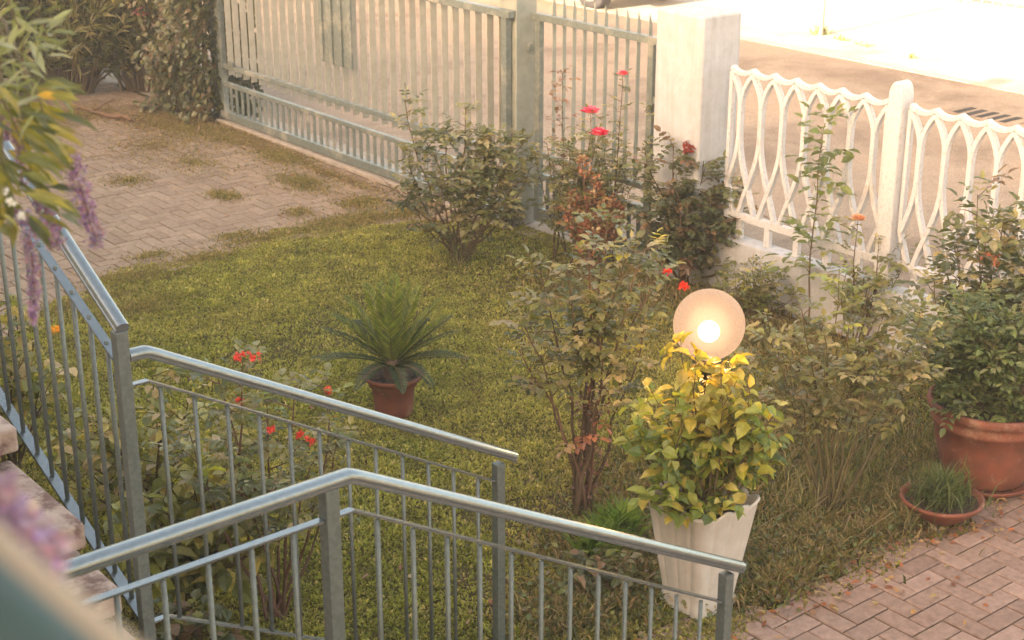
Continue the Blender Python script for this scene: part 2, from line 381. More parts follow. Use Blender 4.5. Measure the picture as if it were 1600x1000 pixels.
# rough weeds of the bed on the right and along the path
HB = [(.13,.14,.045),(.19,.18,.06),(.28,.22,.11),(.32,.24,.13),(.09,.10,.04),(.22,.15,.08)]
patch('bed_weeds', [(5.2,4.9,.5,.4,1.6),(5.8,4.75,.6,.35,2.0),(6.4,4.75,.5,.4,1.8),(6.9,4.75,.5,.35,1.3),(5.6,5.6,.7,.6,1.5),(6.5,5.6,.7,.6,2.0),(7.2,5.7,.6,.7,1.6),(7.8,6.3,.4,.9,1.6),(4.4,4.95,.35,.3,1.0),(4.9,5.3,.3,.3,1.0),(8.0,7.3,.3,.8,1.5),(7.6,8.3,.6,.8,1.2),(6.1,4.55,.5,.12,1.6),(6.55,4.6,.3,.15,1.2),(6.85,4.75,.2,.2,.8),(5.4,4.5,.4,.12,1.2),(7.1,4.9,.3,.2,1.0)], 4200, (.03,.11), (.005,.014), HB, 23, lean=(.3,.95))
patch('tall_weed_grass', [(6.3,4.8,.25,.2,1.2),(6.7,5.2,.4,.35,1.6),(7.1,5.0,.3,.3,1),(7.3,5.6,.4,.5,1),(8.1,7.2,.15,.8,.9),(6.2,5.2,.3,.3,.8),(6.5,4.6,.35,.12,1.3),(6.3,4.42,.2,.1,.6),(6.0,4.9,.35,.3,1.2),(6.6,4.95,.3,.25,1.4),(5.4,4.9,.3,.2,.5),(7.15,9.5,.3,.3,.9),(7.45,8.2,.5,.5,.5)], 120, (.10,.28), (.003,.007), [(.17,.17,.07),(.30,.26,.14),(.10,.12,.05),(.24,.20,.10)], 24, lean=(.2,.8))
# low broad leaved ground cover, dead stalks
# fallen leaves along the path and under the roses
fl = MB()
def leaflet(m, p, d, nrm, L, W, c, fold=.12, droop=.15):
    d = d.normalized(); s = d.cross(nrm)
    if s.length < 1e-4: s = d.cross(Vector((1,.3,.2)))
    s.normalize(); n = s.cross(d).normalized()
    b = len(m.v)
    m.v += [p, p+d*L*.32+s*W*.46+n*fold*W, p+d*L*.70+s*W*.36+n*(fold*W-droop*L*.3), p+d*L-n*droop*L,
            p+d*L*.70-s*W*.36+n*(fold*W-droop*L*.3), p+d*L*.32-s*W*.46+n*fold*W, p+d*L*.5-n*droop*L*.12]
    for q in ((0,1,6),(1,2,6),(2,3,6),(3,4,6),(4,5,6),(5,0,6)): m.face([b+i for i in q], c)
def diamond(m, p, d, nrm, L, W, c, droop=.1):
    d = d.normalized(); s = d.cross(nrm)
    if s.length < 1e-4: s = d.cross(Vector((1,.3,.2)))
    s.normalize(); n = s.cross(d); b = len(m.v)
    m.v += [p, p+d*L*.5+s*W*.5, p+d*L-n*droop*L, p+d*L*.5-s*W*.5]
    m.face([b,b+1,b+2], c); m.face([b,b+2,b+3], c)
gcm = MB()
for k in range(5200):
    cx, cy, sx_, sy_ = random.choice(((5.2,4.7,.35,.25),(5.7,4.6,.4,.15),(6.2,4.65,.35,.2),(5.9,5.2,.5,.4),(6.6,5.2,.4,.4),(4.6,5.0,.25,.15),(5.1,5.2,.35,.3),(7.3,5.8,.5,.5),(7.9,7.2,.25,.7)))
    p = Vector((random.gauss(cx,sx_), random.gauss(cy,sy_), U(.005,.07)))
    if p.y < path_edge(p.x)-.05: continue
    c = random.choice([(.13,.16,.045),(.10,.13,.04),(.18,.18,.06),(.08,.10,.035),(.25,.20,.09),(.16,.12,.06)]); f = U(.7,1.3)
    leaflet(gcm, p, Vector((U(-1,1),U(-1,1),U(-.1,.7))), (Z+rv(.6)).normalized(), U(.018,.045), U(.014,.030), tuple(q*f for q in c), .15, .2)
for k in range(90):
    p = Vector((random.gauss(6.1,.6), random.gauss(4.85,.25), .01)); q = p+Vector((U(-.2,.2),U(-.2,.2),U(.03,.2)))
    gcm.tube([p, p.lerp(q,.5)+rv(.02), q], .0018, 3, (.30,.22,.13))
tag(gcm.build('ground_cover', 'leaf'), kind='stuff')
for (cx, cy, sx, sy, n) in ((6.3,4.35,.7,.16,130),(5.5,4.40,.6,.2,90),(7.1,4.35,.4,.15,80),(6.9,4.75,.25,.2,40),(6.9,5.0,.4,.4,30),(7.3,8.8,.8,.8,30),(4.4,5.0,.7,.5,20),(7.5,15,.4,1,40),(5.2,8.0,1.6,1.6,30),(6.7,11.1,.8,.4,12),(5.5,3.8,.8,.5,22)):
    for k in range(n):
        p = Vector((random.gauss(cx,sx), random.gauss(cy,sy), U(.006,.03)))
        c = random.choice([(.34,.13,.05),(.40,.24,.10),(.26,.10,.05),(.42,.33,.15),(.30,.17,.10)])
        leaflet(fl, p, Vector((U(-1,1),U(-1,1),U(-.1,.2))), (Z+rv(.5)).normalized(), U(.025,.055), U(.015,.035), c, U(-.1,.3), U(-.2,.3))
tag(fl.build('fallen_leaves', 'leaf'), kind='stuff')

# ------------------------------------------------------------------ plants
OL = [(.17,.175,.060),(.13,.14,.05),(.22,.21,.085),(.095,.11,.04),(.30,.26,.13)]       # dusty olive rose leaves
DK = [(.095,.11,.045),(.07,.085,.038),(.13,.14,.06),(.18,.17,.09),(.19,.12,.065)]
LT = [(.22,.25,.055),(.28,.29,.07),(.18,.21,.055),(.34,.32,.07),(.14,.17,.05)]
RD = [(.28,.11,.06),(.36,.15,.07),(.26,.15,.08),(.36,.25,.12),(.20,.18,.07)]
YL = [(.34,.30,.05),(.40,.32,.06),(.28,.27,.06),(.22,.24,.05)]
def curve(p0, p1, bow, n=7, jit=.012):
    pts = []
    for i in range(n+1):
        t_ = i/n
        p = p0.lerp(p1, t_)+bow*math.sin(math.pi*t_)*.5
        if 0 < i < n: p = p+rv(jit)
        pts.append(p)
    return pts
def rose_leaf(m, p, d, cols, s=1.0, nl=5):
    d = (d+Z*.05).normalized(); side = d.cross(Z)
    if side.length < 1e-3: side = Vector((1,0,0))
    side.normalize(); c = random.choice(cols); f = U(.75,1.3)
    L = .042*s
    c = tuple(q*f for q in c); nn = (Z+rv(.45)).normalized(); dr = U(.0,.6)
    tip = p+d*.075*s-Z*.02*s*dr
    leaflet(m, tip, (d-Z*dr*.5), nn, L*1.15, L*.72, c)
    for t_, k in (((.72, 1),(.36, 1)) if nl == 5 else ((.6, 1),)):
        q = p+(tip-p)*t_
        for sg in (-1, 1):
            leaflet(m, q, (d*.5+side*sg-Z*dr*.5+rv(.15)), nn, L*U(.8,1), L*.65, tuple(a*U(.9,1.1) for a in c))
def broad_leaf(m, p, d, cols, s=1.0, nl=0):
    c = random.choice(cols); f = U(.75,1.3); c = tuple(q*f for q in c)
    leaflet(m, p, (d-Z*U(0,.6)), (Z+rv(.6)).normalized(), .075*s*U(.7,1.2), .055*s*U(.8,1.1), c, U(.05,.3), U(.05,.35))
def tiny_leaf(m, p, d, cols, s=1.0, nl=0):
    c = random.choice(cols); f = U(.75,1.3); c = tuple(q*f for q in c)
    for k in range(3): diamond(m, p+rv(.012*s), (d+rv(.8)), (Z+rv(.7)), .03*s*U(.7,1.2), .02*s, c)
KIND = {'rose': rose_leaf, 'broad': broad_leaf, 'tiny': tiny_leaf}
def plant(name, base, label, cat, stems, cols, leaf='rose', ls=1.0, tw=(5, .16), t0=.35, nl=5, barkc=((.10,.07,.04),(.13,.09,.05)), r0=.009, group=None, root=None, spread=.06, bx=0, dens=1.0, fname='foliage', sname='stems', bow=.12, seed=None, tipf=1, lean=(-.25,.5), kink=.012):
    """stems: (right, forward, height) of every tip, optional 4th: twigs, 5th: colours"""
    if seed is not None: random.seed(seed)
    o = root or empty(name, base, label, cat, group)
    ms, mf = MB(), MB(); tips = []; fn = KIND[leaf]
    for st in stems:
        r, f, h = st[:3]; nt_ = st[3] if len(st) > 3 and st[3] is not None else tw[0]; cc = st[4] if len(st) > 4 else cols
        t00 = st[5] if len(st) > 5 else t0
        p0 = off(U(-spread,spread), U(-spread,spread), bx); p1 = off(r, f, h)
        bw = off(r, f, 0)*U(*lean)+rv(bow)*.6
        pts = curve(p0, p1, bw, 8, kink); k = len(pts)-1
        bc = random.choice(barkc)
        ms.tube(pts, [r0*(1-.75*i/k)*U(.9,1.1) for i in range(k+1)], 5, bc)
        tips.append(pts[-1])
        L = (p1-p0).length
        for j in range(int(nt_)):
            t_ = t00+(1-t00)*(j+U(0,.9))/nt_
            x_ = min(t_, .999)*k; i = int(x_); q = pts[i].lerp(pts[i+1], x_-i)
            a = U(0, 2*math.pi); d = Vector((math.cos(a), math.sin(a), U(.1,.9))).normalized()
            tl = tw[1]*U(.5,1.25)*(1.1-.45*t_)
            tp = curve(q, q+d*tl, Z*U(-.02,.05), 4, .006)
            ms.tube(tp, [r0*.35,r0*.3,r0*.26,r0*.2,r0*.12], 4, bc)
            m_ = max(2, int(round(tl/.035*dens)))
            for u_ in range(m_):
                s_ = (u_+.7)/m_*4; ii = min(3, int(s_)); qq = tp[ii].lerp(tp[ii+1], s_-ii)
                ld = (d*.5+rv(.9)); ld.z = ld.z*.5+.1
                fn(mf, qq, ld, cc, ls*U(.75,1.2), nl)
        for u_ in range(3*tipf):
            fn(mf, pts[-1]-(p1-p0).normalized()*u_*.015, rv(1)+Z*.6, cc, ls*U(.6,.9), nl)
    ms.build(sname, 'bark', o); mf.build(fname, 'leaf', o)
    return o, tips
def fan(n, rr, ff, hh, tw=None, cols=None, t0=None, power=1):
    out = []
    for i in range(n):
        a = (i+.5)/n*2-1
        r = rr[0]+(rr[1]-rr[0])*(a*.5+.5)+U(-.04,.04)
        st = [r, U(*ff), hh[0]+(hh[1]-hh[0])*(1-abs(a)**2)*U(.75,1.0)]
        if tw is not None: st.append(tw)
        out.append(tuple(st))
    random.shuffle(out); return out
def bloom(parent, p, r, cols, name='flower', label=None, n=22, flat=.8, mat='petal'):
    m = MB(); random_c = lambda: tuple(q*U(.85,1.15) for q in random.choice(cols))
    for k in range(n):
        t_ = k/n; a = k*2.4; el = .15+1.45*(1-t_)**1.0
        d = Vector((math.cos(a)*math.sin(el), math.sin(a)*math.sin(el), math.cos(el)*flat+.12))
        leaflet(m, p+d*r*.12, d, Vector((-math.cos(a)*.8, -math.sin(a)*.8, .7)), 1.35*r*(.55+.5*(1-t_)), r*1.0, random_c(), .22, -.12)
    o = m.build(name, mat, parent)
    if label: o['label'] = label
    return o
def cluster(parent, p, r, cols, n=18, name='flower_cluster', s=.018, vz=.7, label=None):
    m = MB()
    for k in range(n):
        q = rv(1); q.z *= vz; q = p+q*r*.8
        for j in range(4): leaflet(m, q, rv(1)+Z*.3, rv(1)+Z, s*U(.8,1.2), s*.8, tuple(c*U(.85,1.2) for c in random.choice(cols)))
    o = m.build(name, 'petal', parent)
    if label: o['label'] = label
    return o
PINK = [(.85,.09,.24),(.92,.26,.42),(.70,.03,.13),(.88,.15,.30)]; RED = [(.70,.05,.04),(.80,.10,.06)]; CORAL = [(.75,.13,.10),(.65,.08,.07)]

# A: big rose bush beside the gate post
random.seed(11)
st = [(-.42,.05,1.30,12,OL,.45),(-.40,.0,.85,11,OL,.45),(-.30,.1,1.0,11,OL,.45),(-.52,-.1,.62,11,DK,.3),(-.12,0,1.05,11,OL,.45),(.05,.1,1.22,12,OL,.45),(.15,-.05,1.0,12,OL,.45),(.28,.05,1.0,12,OL,.45),(.42,0,1.05,13,OL,.45),(.52,.1,.95,12,OL,.45),(.5,-.1,.7,11,OL,.45),(.35,-.1,.75,9,OL,.5),(.1,-.2,.8,9,OL,.5),(-.15,-.2,.72,9,OL,.5),(-.35,-.2,.55,10,DK,.3),(.2,.2,.9,11,OL,.45),(.3,-.25,.5,10,OL,.3),(.0,.0,.55,5,DK,.5),(.58,.05,.82,11,OL,.35)]
plant('rose_bush', (7.21,9.56,0), 'broad leafy rose bush with no flowers, in the grass left of the pedestrian gate', 'bush', st, OL, ls=1.5, tw=(12,.18), r0=.011, dens=.72, t0=.42, seed=12, barkc=((.16,.11,.06),))
# B: tall roses before the pedestrian gate
def rosestem(base, label, stems, cols=OL, flowers=(), seed=1, cat='rose bush', tw=(10,.11), ls=.8, t0=.25, name='rose_bush', fcols=PINK, r0=.007, **k):
    o, tips = plant(name, base, label, cat, stems, cols, ls=ls, tw=tw, t0=t0, seed=seed, r0=r0, **k)
    for (i, r, c) in flowers: bloom(o, tips[i]+Z*.01, r, c)
    return o, tips
rosestem((7.89,9.12,0), 'tall rose with a brown seeded spire rising in front of the small gate', [(.0,.0,1.50,20,[(.20,.09,.06),(.26,.14,.08),(.16,.10,.06)],.5),(-.12,0,.95,14),(-.2,.1,.8,12),(.08,.05,.85,14),(-.05,-.1,.6,10)], seed=31, tw=(16,.085), ls=1.05, nl=3)
rosestem((7.84,8.85,0), 'rose with two large pink blooms in front of the small gate', [(.08,0,1.22,9),(.15,.02,1.04,12),(-.08,0,.95,14),(-.02,.1,.75,12),(.2,-.05,.7,10),(.0,-.05,.5,9)], flowers=((0,.062,PINK),(1,.066,PINK)), seed=32, tw=(15,.14), ls=1.15)
rosestem((8.10,8.75,0), 'tallest slender rose with one small pink bloom before the small gate', [(.06,0,1.50,18),(-.1,0,.85,12),(.12,.05,.9,14),(.2,-.02,.75,12),(.0,0,.6,10)], flowers=((0,.038,PINK),), seed=33, tw=(20,.09), ls=1.0, t0=.3)
rosestem((8.2,8.42,0), 'thin rose with one closed dark bud beside the white pillar', [(.05,0,1.36,11),(-.05,.05,.95,12),(.12,0,.85,11)], flowers=((0,.022,[(.45,.06,.08)]),), seed=34, tw=(12,.10), ls=1.0, t0=.4)
random.seed(131)
plant('rose_bush', (8.02,8.98,0), 'light green bushy rose filling the space below the pink blooms before the small gate', 'bush', [(-.28,0,.75,12),(-.2,.05,.95,12),(-.08,0,.85,13),(.05,0,.98,13),(.15,0,.9,12),(.28,0,.95,12),(.36,0,.7,11),(.1,-.1,.65,11),(-.1,-.1,.6,10)], [(.20,.20,.075),(.26,.25,.10),(.15,.16,.06),(.34,.31,.17)], ls=1.15, tw=(12,.15), t0=.35, seed=37, r0=.007)
# C: rust-red dry flower head
o, tips = plant('dry_flowering_shrub', (7.80,8.62,0), 'rust red dried flower head standing among the roses by the gate', 'plant', [(-.18,0,.66,26,RD,.45),(.0,0,.74,30,RD,.4),(.14,0,.64,26,RD,.4),(.2,0,.55,22,RD,.5),(-.22,0,.5,20,RD,.5),(.06,-.12,.62,24,RD,.4),(-.05,-.1,.5,18,RD,.4),(.08,-.1,.45,14,RD,.4),(-.12,-.06,.42,12,RD,.4),(-.1,.1,.92,7,RD,.8)], RD, leaf='tiny', ls=1.35, tw=(12,.12), seed=41, dens=1.5, barkc=((.16,.08,.05),))
# D: dark rose bush before the pillar
random.seed(13)
st = [(-.32,.0,.95,13),(-.25,.1,.75,12),(-.12,.0,1.08,15),(.0,.1,1.0,15),(.1,-.05,.98,15),(.2,.05,.85,14),(.32,.0,.85,11,OL,.45),(.4,.0,.72,11,OL,.45),(.36,-.1,.55,12),(.15,-.2,.7,14),(-.1,-.2,.8,14),(-.3,-.15,.6,12),(.0,-.15,.55,12),(.25,-.2,.45,10),(-.2,-.2,.4,10),(.44,-.15,.3,8,OL,.3),(.05,0,.8,14)]
o, tips = plant('rose_bush', (8.20,8.02,0), 'dense dark green rose bush in front of the white pillar', 'bush', st, DK, ls=1.5, tw=(12,.18), t0=.3, seed=51, dens=.85, r0=.012)
cluster(o, off(-.03,-.05,1.08), .05, [(.35,.07,.05),(.25,.05,.04)], 14, 'red_young_leaves', .035)
# E: tall open rose in the lawn
random.seed(14)
BK = ((.15,.085,.06),(.13,.08,.05),(.18,.10,.07))
st = [(-.34,.0,1.12,10,OL,.6),(-.25,.1,1.35,10,OL,.6),(-.12,.0,1.42,12,OL,.55),(.0,.0,1.52,13,OL,.5),(.10,.1,1.64,13,OL,.5),(.20,.0,1.5,12,OL,.5),(.30,.0,1.55,11,OL+YL[:1],.55),(.40,.1,1.42,8,OL,.6),(.28,-.1,1.1,8,OL,.6),(-.36,0,.95,6,OL,.7),(.06,.0,1.2,9,OL+YL[:1],.5),(0,0,.6,3,RD,.6)]
o, tips = plant('rose_bush', (5.11,5.68,0), 'tall open rose bush with bare reddish stems, in the lawn left of the white planter', 'bush', st, OL+[(.20,.21,.08)], ls=1.35, tw=(7,.15), t0=.60, seed=61, r0=.012, barkc=((.13,.09,.055),(.15,.09,.06),(.11,.08,.05)), dens=.9, spread=.06, lean=(-.6,.05), kink=.018)
cluster(o, off(.50,.1,1.27), .028, RED, 16); cluster(o, off(.42,.15,1.33), .02, RED, 12)
mm = MB()
for k in range(160):
    h = U(.05,.75); p = off(random.gauss(.02,.035+.05*h), random.gauss(0,.05), h)
    diamond(mm, p, rv(1), rv(1), .035, .02, random.choice([(.16,.07,.06),(.12,.06,.05),(.2,.1,.08)]))
mm.build('dry_leaves', 'leaf', o)
patch('fern_clump', [(5.05,5.35,.10,.10,1),(4.85,5.28,.12,.08,.6)], 620, (.08,.26), (.010,.022), [(.10,.17,.025),(.14,.20,.035),(.07,.13,.02)], 71, kind=None, lean=(.3,.9), lab='bright green clump of fine leaves at the foot of the tall open rose', cat='plant')
random.seed(15)
plant('weed', (4.62,5.02,0), 'low leafy weed behind the lower handrail, left of the white planter', 'weed', fan(9,(-.2,.2),(-.1,.1),(.10,.2)), DK+LT[2:3], leaf='broad', ls=.8, tw=(5,.12), t0=.1, seed=72, r0=.004)
# G: rose right of the lamp
random.seed(16)
GT = [(.20,.195,.07),(.16,.165,.055),(.30,.27,.14),(.12,.13,.045)]
st = [(-.38,.0,1.12,11),(-.30,.1,1.0,11),(-.22,-.05,1.2,11),(-.1,0,1.1,9),(-.02,.05,1.38,7,LT[:3],.75),(.05,0,1.2,9),(.15,.05,1.3,12),(.22,0,1.15,12),(.32,.1,1.22,12),(.42,0,1.15,12),(.50,.0,1.0,10),(.38,-.1,.95,9),(-.18,.1,.8,7),(.12,-.1,.9,7),(.55,.05,1.12,8),(-.42,0,.9,8)]
o, tips = plant('rose_bush', (6.13,4.85,0), 'spindly rose bush with pale tipped leaves, right of the lit globe lamp', 'bush', st, GT, ls=1.2, tw=(7,.15), t0=.5, seed=81, r0=.009, barkc=((.13,.11,.05),(.11,.09,.045)), dens=.8, spread=.05, lean=(-.5,.2), kink=.018)
# H: thin vine by the fence and its neighbour
plant('climbing_rose', (8.2,6.72,0), 'single tall thin shoot of green leaves against the left fence panel', 'climber', [(-.03,.0,1.50,28)], [(.15,.18,.05),(.12,.15,.045),(.20,.22,.07)], ls=2.1, tw=(24,.085), t0=.25, seed=91, r0=.008, nl=3, bow=.05)
o, tips = plant('rose_bush', (8.2,6.35,0), 'sparse rose with one faded peach bloom before the left fence panel', 'bush', [(-.05,0,.90,4),(.1,0,.75,7),(.2,0,.68,8),(-.1,0,.55,6),(.3,0,.6,7),(.02,0,.5,6)], GT, ls=1.2, tw=(7,.14), t0=.3, seed=92, r0=.008, dens=1.0)
bloom(o, tips[0], .045, [(.70,.42,.28),(.62,.34,.24)])
plant('shrub', (8.0,7.15,0), 'low light green shrub at the foot of the white plinth wall', 'shrub', fan(12,(-.25,.3),(-.1,.15),(.2,.42)), LT[2:]+GT, ls=.8, tw=(8,.14), t0=.2, seed=93, r0=.005)
plant('weed', (8.05,9.98,0), 'small dark weed at the foot of the square gate post', 'weed', fan(8,(-.1,.1),(-.05,.05),(.1,.26)), DK, leaf='tiny', ls=1.2, tw=(7,.08), t0=.1, seed=94, r0=.004)
# I: rose by the fence behind the large pot
random.seed(17)
st = [(-.42,0,.95,12),(-.3,.1,1.15,13),(-.22,.0,1.48,9,DK+OL,.55),(-.15,0,1.3,14),(-.02,.1,1.28,15),(.1,0,1.35,15),(.2,.1,1.2,15),(.32,0,1.2,15),(.42,0,1.05,14),(.55,0,1.0,13),(.1,-.2,1.05,14),(.3,-.2,.9,13),(-.1,-.2,.95,14),(-.3,-.1,.8,12),(0,-.1,.75,12),(.45,-.1,.8,12),(-.48,0,.75,8)]
o, tips = plant('rose_bush', (7.75,4.95,0), 'large leafy rose bush against the fence behind the big terracotta pot', 'bush', st, OL+DK[:3], ls=1.6, tw=(14,.20), t0=.3, seed=101, dens=.9)
cluster(o, off(-.12,-.1,1.12), .06, [(.40,.12,.07),(.35,.16,.09)], 10, 'red_young_leaves', .025)

# left bottom: red rose and leafy plants behind the stair railing
random.seed(18)
st = [(-.36,.05,.95,7),(-.2,.0,1.25,8),(-.08,0,1.32,7),(.0,.1,1.1,7),(.15,0,1.2,6),(.3,.1,1.12,7),(.22,-.1,.85,6),(-.15,-.1,.9,7),(.05,-.1,.75,6),(.34,0,.95,5)]
o, tips = plant('rose_bush', (3.25,5.82,0), 'red flowering rose bush seen through the upper stair railing', 'bush', st, OL+LT[2:3], ls=1.15, tw=(7,.18), t0=.5, seed=111, r0=.010, barkc=BK, spread=.05)
for r, f, h, rad in ((-.10,0,1.34,.045),(-.03,0,1.34,.045),(-.11,0,1.12,.035),(.28,.1,1.13,.035),(.03,0,.98,.035),(.21,0,.92,.042),(.16,0,.95,.03)):
    cluster(o, off(r,f,h), rad*.6, CORAL, 12, s=.016)
random.seed(19)
HL = [(.19,.20,.05),(.24,.24,.07),(.28,.27,.11),(.13,.15,.045),(.36,.30,.09),(.42,.33,.20)]
plant('leafy_shrub', (2.98,6.15,0), 'large leaved yellow green shrub nearest the foot of the stair landing', 'shrub', fan(16,(-.35,.42),(-.15,.2),(.35,.75)), HL[:5]+[(.3,.3,.05)], leaf='broad', ls=1.6, tw=(7,.2), t0=.2, seed=121)
plant('leafy_shrub', (3.25,7.0,0), 'mottled low shrub with pale leaf edges behind the sloping railing', 'shrub', fan(24,(-.6,.55),(-.3,.3),(.35,.8)), HL, leaf='broad', ls=1.05, tw=(8,.2), t0=.2, seed=122)
plant('leafy_shrub', (2.72,5.65,0), 'dark low leafy plant under the stair landing edge', 'shrub', fan(10,(-.25,.25),(-.1,.1),(.15,.35)), DK+HL[:1], leaf='broad', ls=1.2, tw=(6,.15), t0=.1, seed=123)
o, tips = plant('leafy_shrub', (2.9,8.2,0), 'tall pale green shrub behind the balusters at the left edge', 'shrub', fan(16,(-.4,.35),(-.2,.2),(.5,1.1)), HL, leaf='broad', ls=1.2, tw=(7,.2), t0=.35, seed=124)
# a few bright flowers low in the shrubs
cluster(o, off(.35,0,.85), .035, [(.75,.35,.05),(.7,.45,.06)], 22)

# hydrangea planter
pl = empty('hydrangea_planter', (4.92,4.63,0), 'white scalloped planter holding a yellow green hydrangea in front of the globe lamp', 'planter')
def scal(a, r, z, j):
    q = abs(math.sin(6*a)); lob = (1-q)**2
    rr = r*(.84-.045*lob) if j < 8 else r*.82
    zz = z+(.024*q-.010 if 5 <= j <= 8 else 0)
    # rounded square plan
    s4 = (abs(math.cos(a))**7+abs(math.sin(a))**7)**(-1/7)
    return rr*s4, zz
m = MB(); m.lathe([(.172,0),(.176,.03),(.160,.06),(.166,.10),(.205,.33),(.243,.545),(.252,.56),(.248,.575),(.236,.56),(.228,.50),(.0,.495)], 192, fn=scal)
m.build('pot', 'planter', pl, smooth=True)
m = MB(); m.lathe([(.0,.50),(.19,.498)], 24, fn=lambda a,r,z,j: (r, z+U(-.01,.01))); m.build('soil', 'soil', pl)
random.seed(20)
st = []
for i in range(46):
    a = U(0, 6.28); q = U(.1,1)**.6
    st.append((math.cos(a)*.37*q, math.sin(a)*.28*q, .60+U(.1,.72)*(1-.35*q*q)))
st += [(-.14,.0,1.38),(-.2,0,1.30),(-.05,.0,1.30),(.03,0,1.25),(.1,.0,1.2),(-.36,0,1.0),(-.42,0,.88),(.38,0,.98),(.42,0,.85),(-.25,-.2,.62),(-.1,-.25,.58),(.0,-.25,.60),(.1,-.25,.62)]
LH = [(.20,.25,.045),(.26,.29,.05),(.15,.20,.04),(.34,.33,.06),(.11,.16,.035),(.40,.33,.07)]
st = [(s_[0]*.84-.02, s_[1]*.85)+s_[2:]+(8, (YL+LH[3:4] if s_[2] > 1.12 else LH), .45) for s_ in st]
plant('', None, '', '', st, LH, leaf='broad', ls=1.08, tw=(9,.13), t0=.35, seed=131, root=pl, bx=.5, r0=.006, spread=.12, dens=.9, barkc=((.14,.10,.05),), sname='branches')

# globe lamp
gl = empty('globe_lamp', (5.14,4.85,0), 'lit round milky glass garden lamp rising behind the hydrangea planter', 'lamp')
m = MB(); m.lathe([(.0,.0),(.09,.0),(.09,.02),(.035,.05),(.028,.1),(.028,1.08),(.06,1.10),(.075,1.15),(.05,1.175),(.0,1.175)], 24); m.build('pole', 'black', gl, smooth=True)
GZ = 1.33; GR_ = .172
m = MB(); m.lathe([(GR_*math.sin(math.pi*i/32), GZ-GR_*math.cos(math.pi*i/32)) for i in range(3, 33)], 64)
g = m.build('globe', 'globe', gl, smooth=True)
m = MB(); m.lathe([(.052*math.sin(math.pi*i/16), GZ-.035-.052*math.cos(math.pi*i/16)) for i in range(17)], 24); m.build('bulb', 'bulb', gl, smooth=True)
m = MB(); m.lathe([(.13*math.sin(math.pi*i/20), GZ-.025-.13*math.cos(math.pi*i/20)) for i in range(21)], 32); m.build('bulb_halo', 'halo', gl, smooth=True)  # added sphere that only carries the bulb's painted halo
ll = bpy.data.lights.new('lamp_glow', 'POINT'); ll.energy = 60; ll.color = (1,.56,.22); ll.shadow_soft_size = .06
lo = bpy.data.objects.new('lamp_glow', ll); COL.objects.link(lo); lo.parent = gl; lo.location = (0,0,GZ-.035)
g.visible_shadow = True

# big terracotta pot with shrub
def pot(parent, prof, n=56, mat='terra'):
    m = MB(); m.lathe(prof, n); return m.build('pot', mat, parent, smooth=True)
bp = empty('potted_shrub', (7.13,4.55,0), 'large terracotta pot with a light green shrub at the right edge of the path', 'potted plant')
pot(bp, [(.0,.03),(.22,.03),(.225,.045),(.25,.10),(.29,.26),(.305,.37),(.322,.375),(.322,.395),(.318,.41),(.325,.44),(.345,.455),(.352,.48),(.345,.50),(.325,.50),(.31,.48),(.30,.42)])
m = MB(); m.lathe([(.0,.008),(.24,.008),(.275,.02),(.29,.045),(.283,.05),(.265,.03),(.0,.024)], 48); m.build('saucer', 'terra', bp, smooth=True)
m = MB(); m.lathe([(0,.44),(.305,.435)], 24, fn=lambda a,r,z,j: (r, z+U(-.012,.012))); m.build('soil', 'soil', bp)
random.seed(21)
st = []
for i in range(30):
    a = U(0,6.28); q = U(.1,1)**.6; st.append((-.10+math.cos(a)*.34*q, math.sin(a)*.25*q, .55+U(.12,.62)*(1-.3*q)))
st += [(-.45,0,.9),(-.4,0,.75),(-.3,-.1,.6),(-.25,-.2,.52),(.05,-.22,.5),(.2,-.2,.52)]
plant('', None, '', '', [s_+(8,) for s_ in st], LT, ls=1.15, tw=(8,.15), t0=.3, seed=141, root=bp, bx=.43, r0=.006, spread=.10, dens=1.1, sname='branches', cols=[(.12,.155,.045),(.15,.18,.06),(.10,.13,.045),(.19,.20,.09),(.075,.10,.03)]) if False else plant('', None, '', '', [s_+(8,) for s_ in st], [(.12,.155,.045),(.15,.18,.06),(.10,.13,.045),(.19,.20,.09),(.075,.10,.03)], ls=1.15, tw=(8,.15), t0=.3, seed=141, root=bp, bx=.43, r0=.006, spread=.10, dens=1.1, sname='branches')

# shallow bowl
bw_ = empty('bowl_planter', (6.53,4.40,0), 'shallow terracotta bowl of grassy weeds at the edge of the path', 'planter')
pot(bw_, [(.0,.02),(.10,.02),(.115,.03),(.185,.09),(.215,.125),(.222,.13),(.222,.145),(.21,.148),(.20,.135),(.19,.12)])
m = MB(); m.lathe([(0,.12),(.195,.118)], 20, fn=lambda a,r,z,j: (r, z+U(-.008,.008))); m.build('soil', 'soil', bw_)
patch('grass', [(0,0,.16,.16,1)], 750, (.08,.26), (.004,.010), [(.10,.13,.05),(.13,.15,.07),(.07,.10,.04)], 151, parent=bw_, kind=None, z0=.12, lean=(.2,.95))

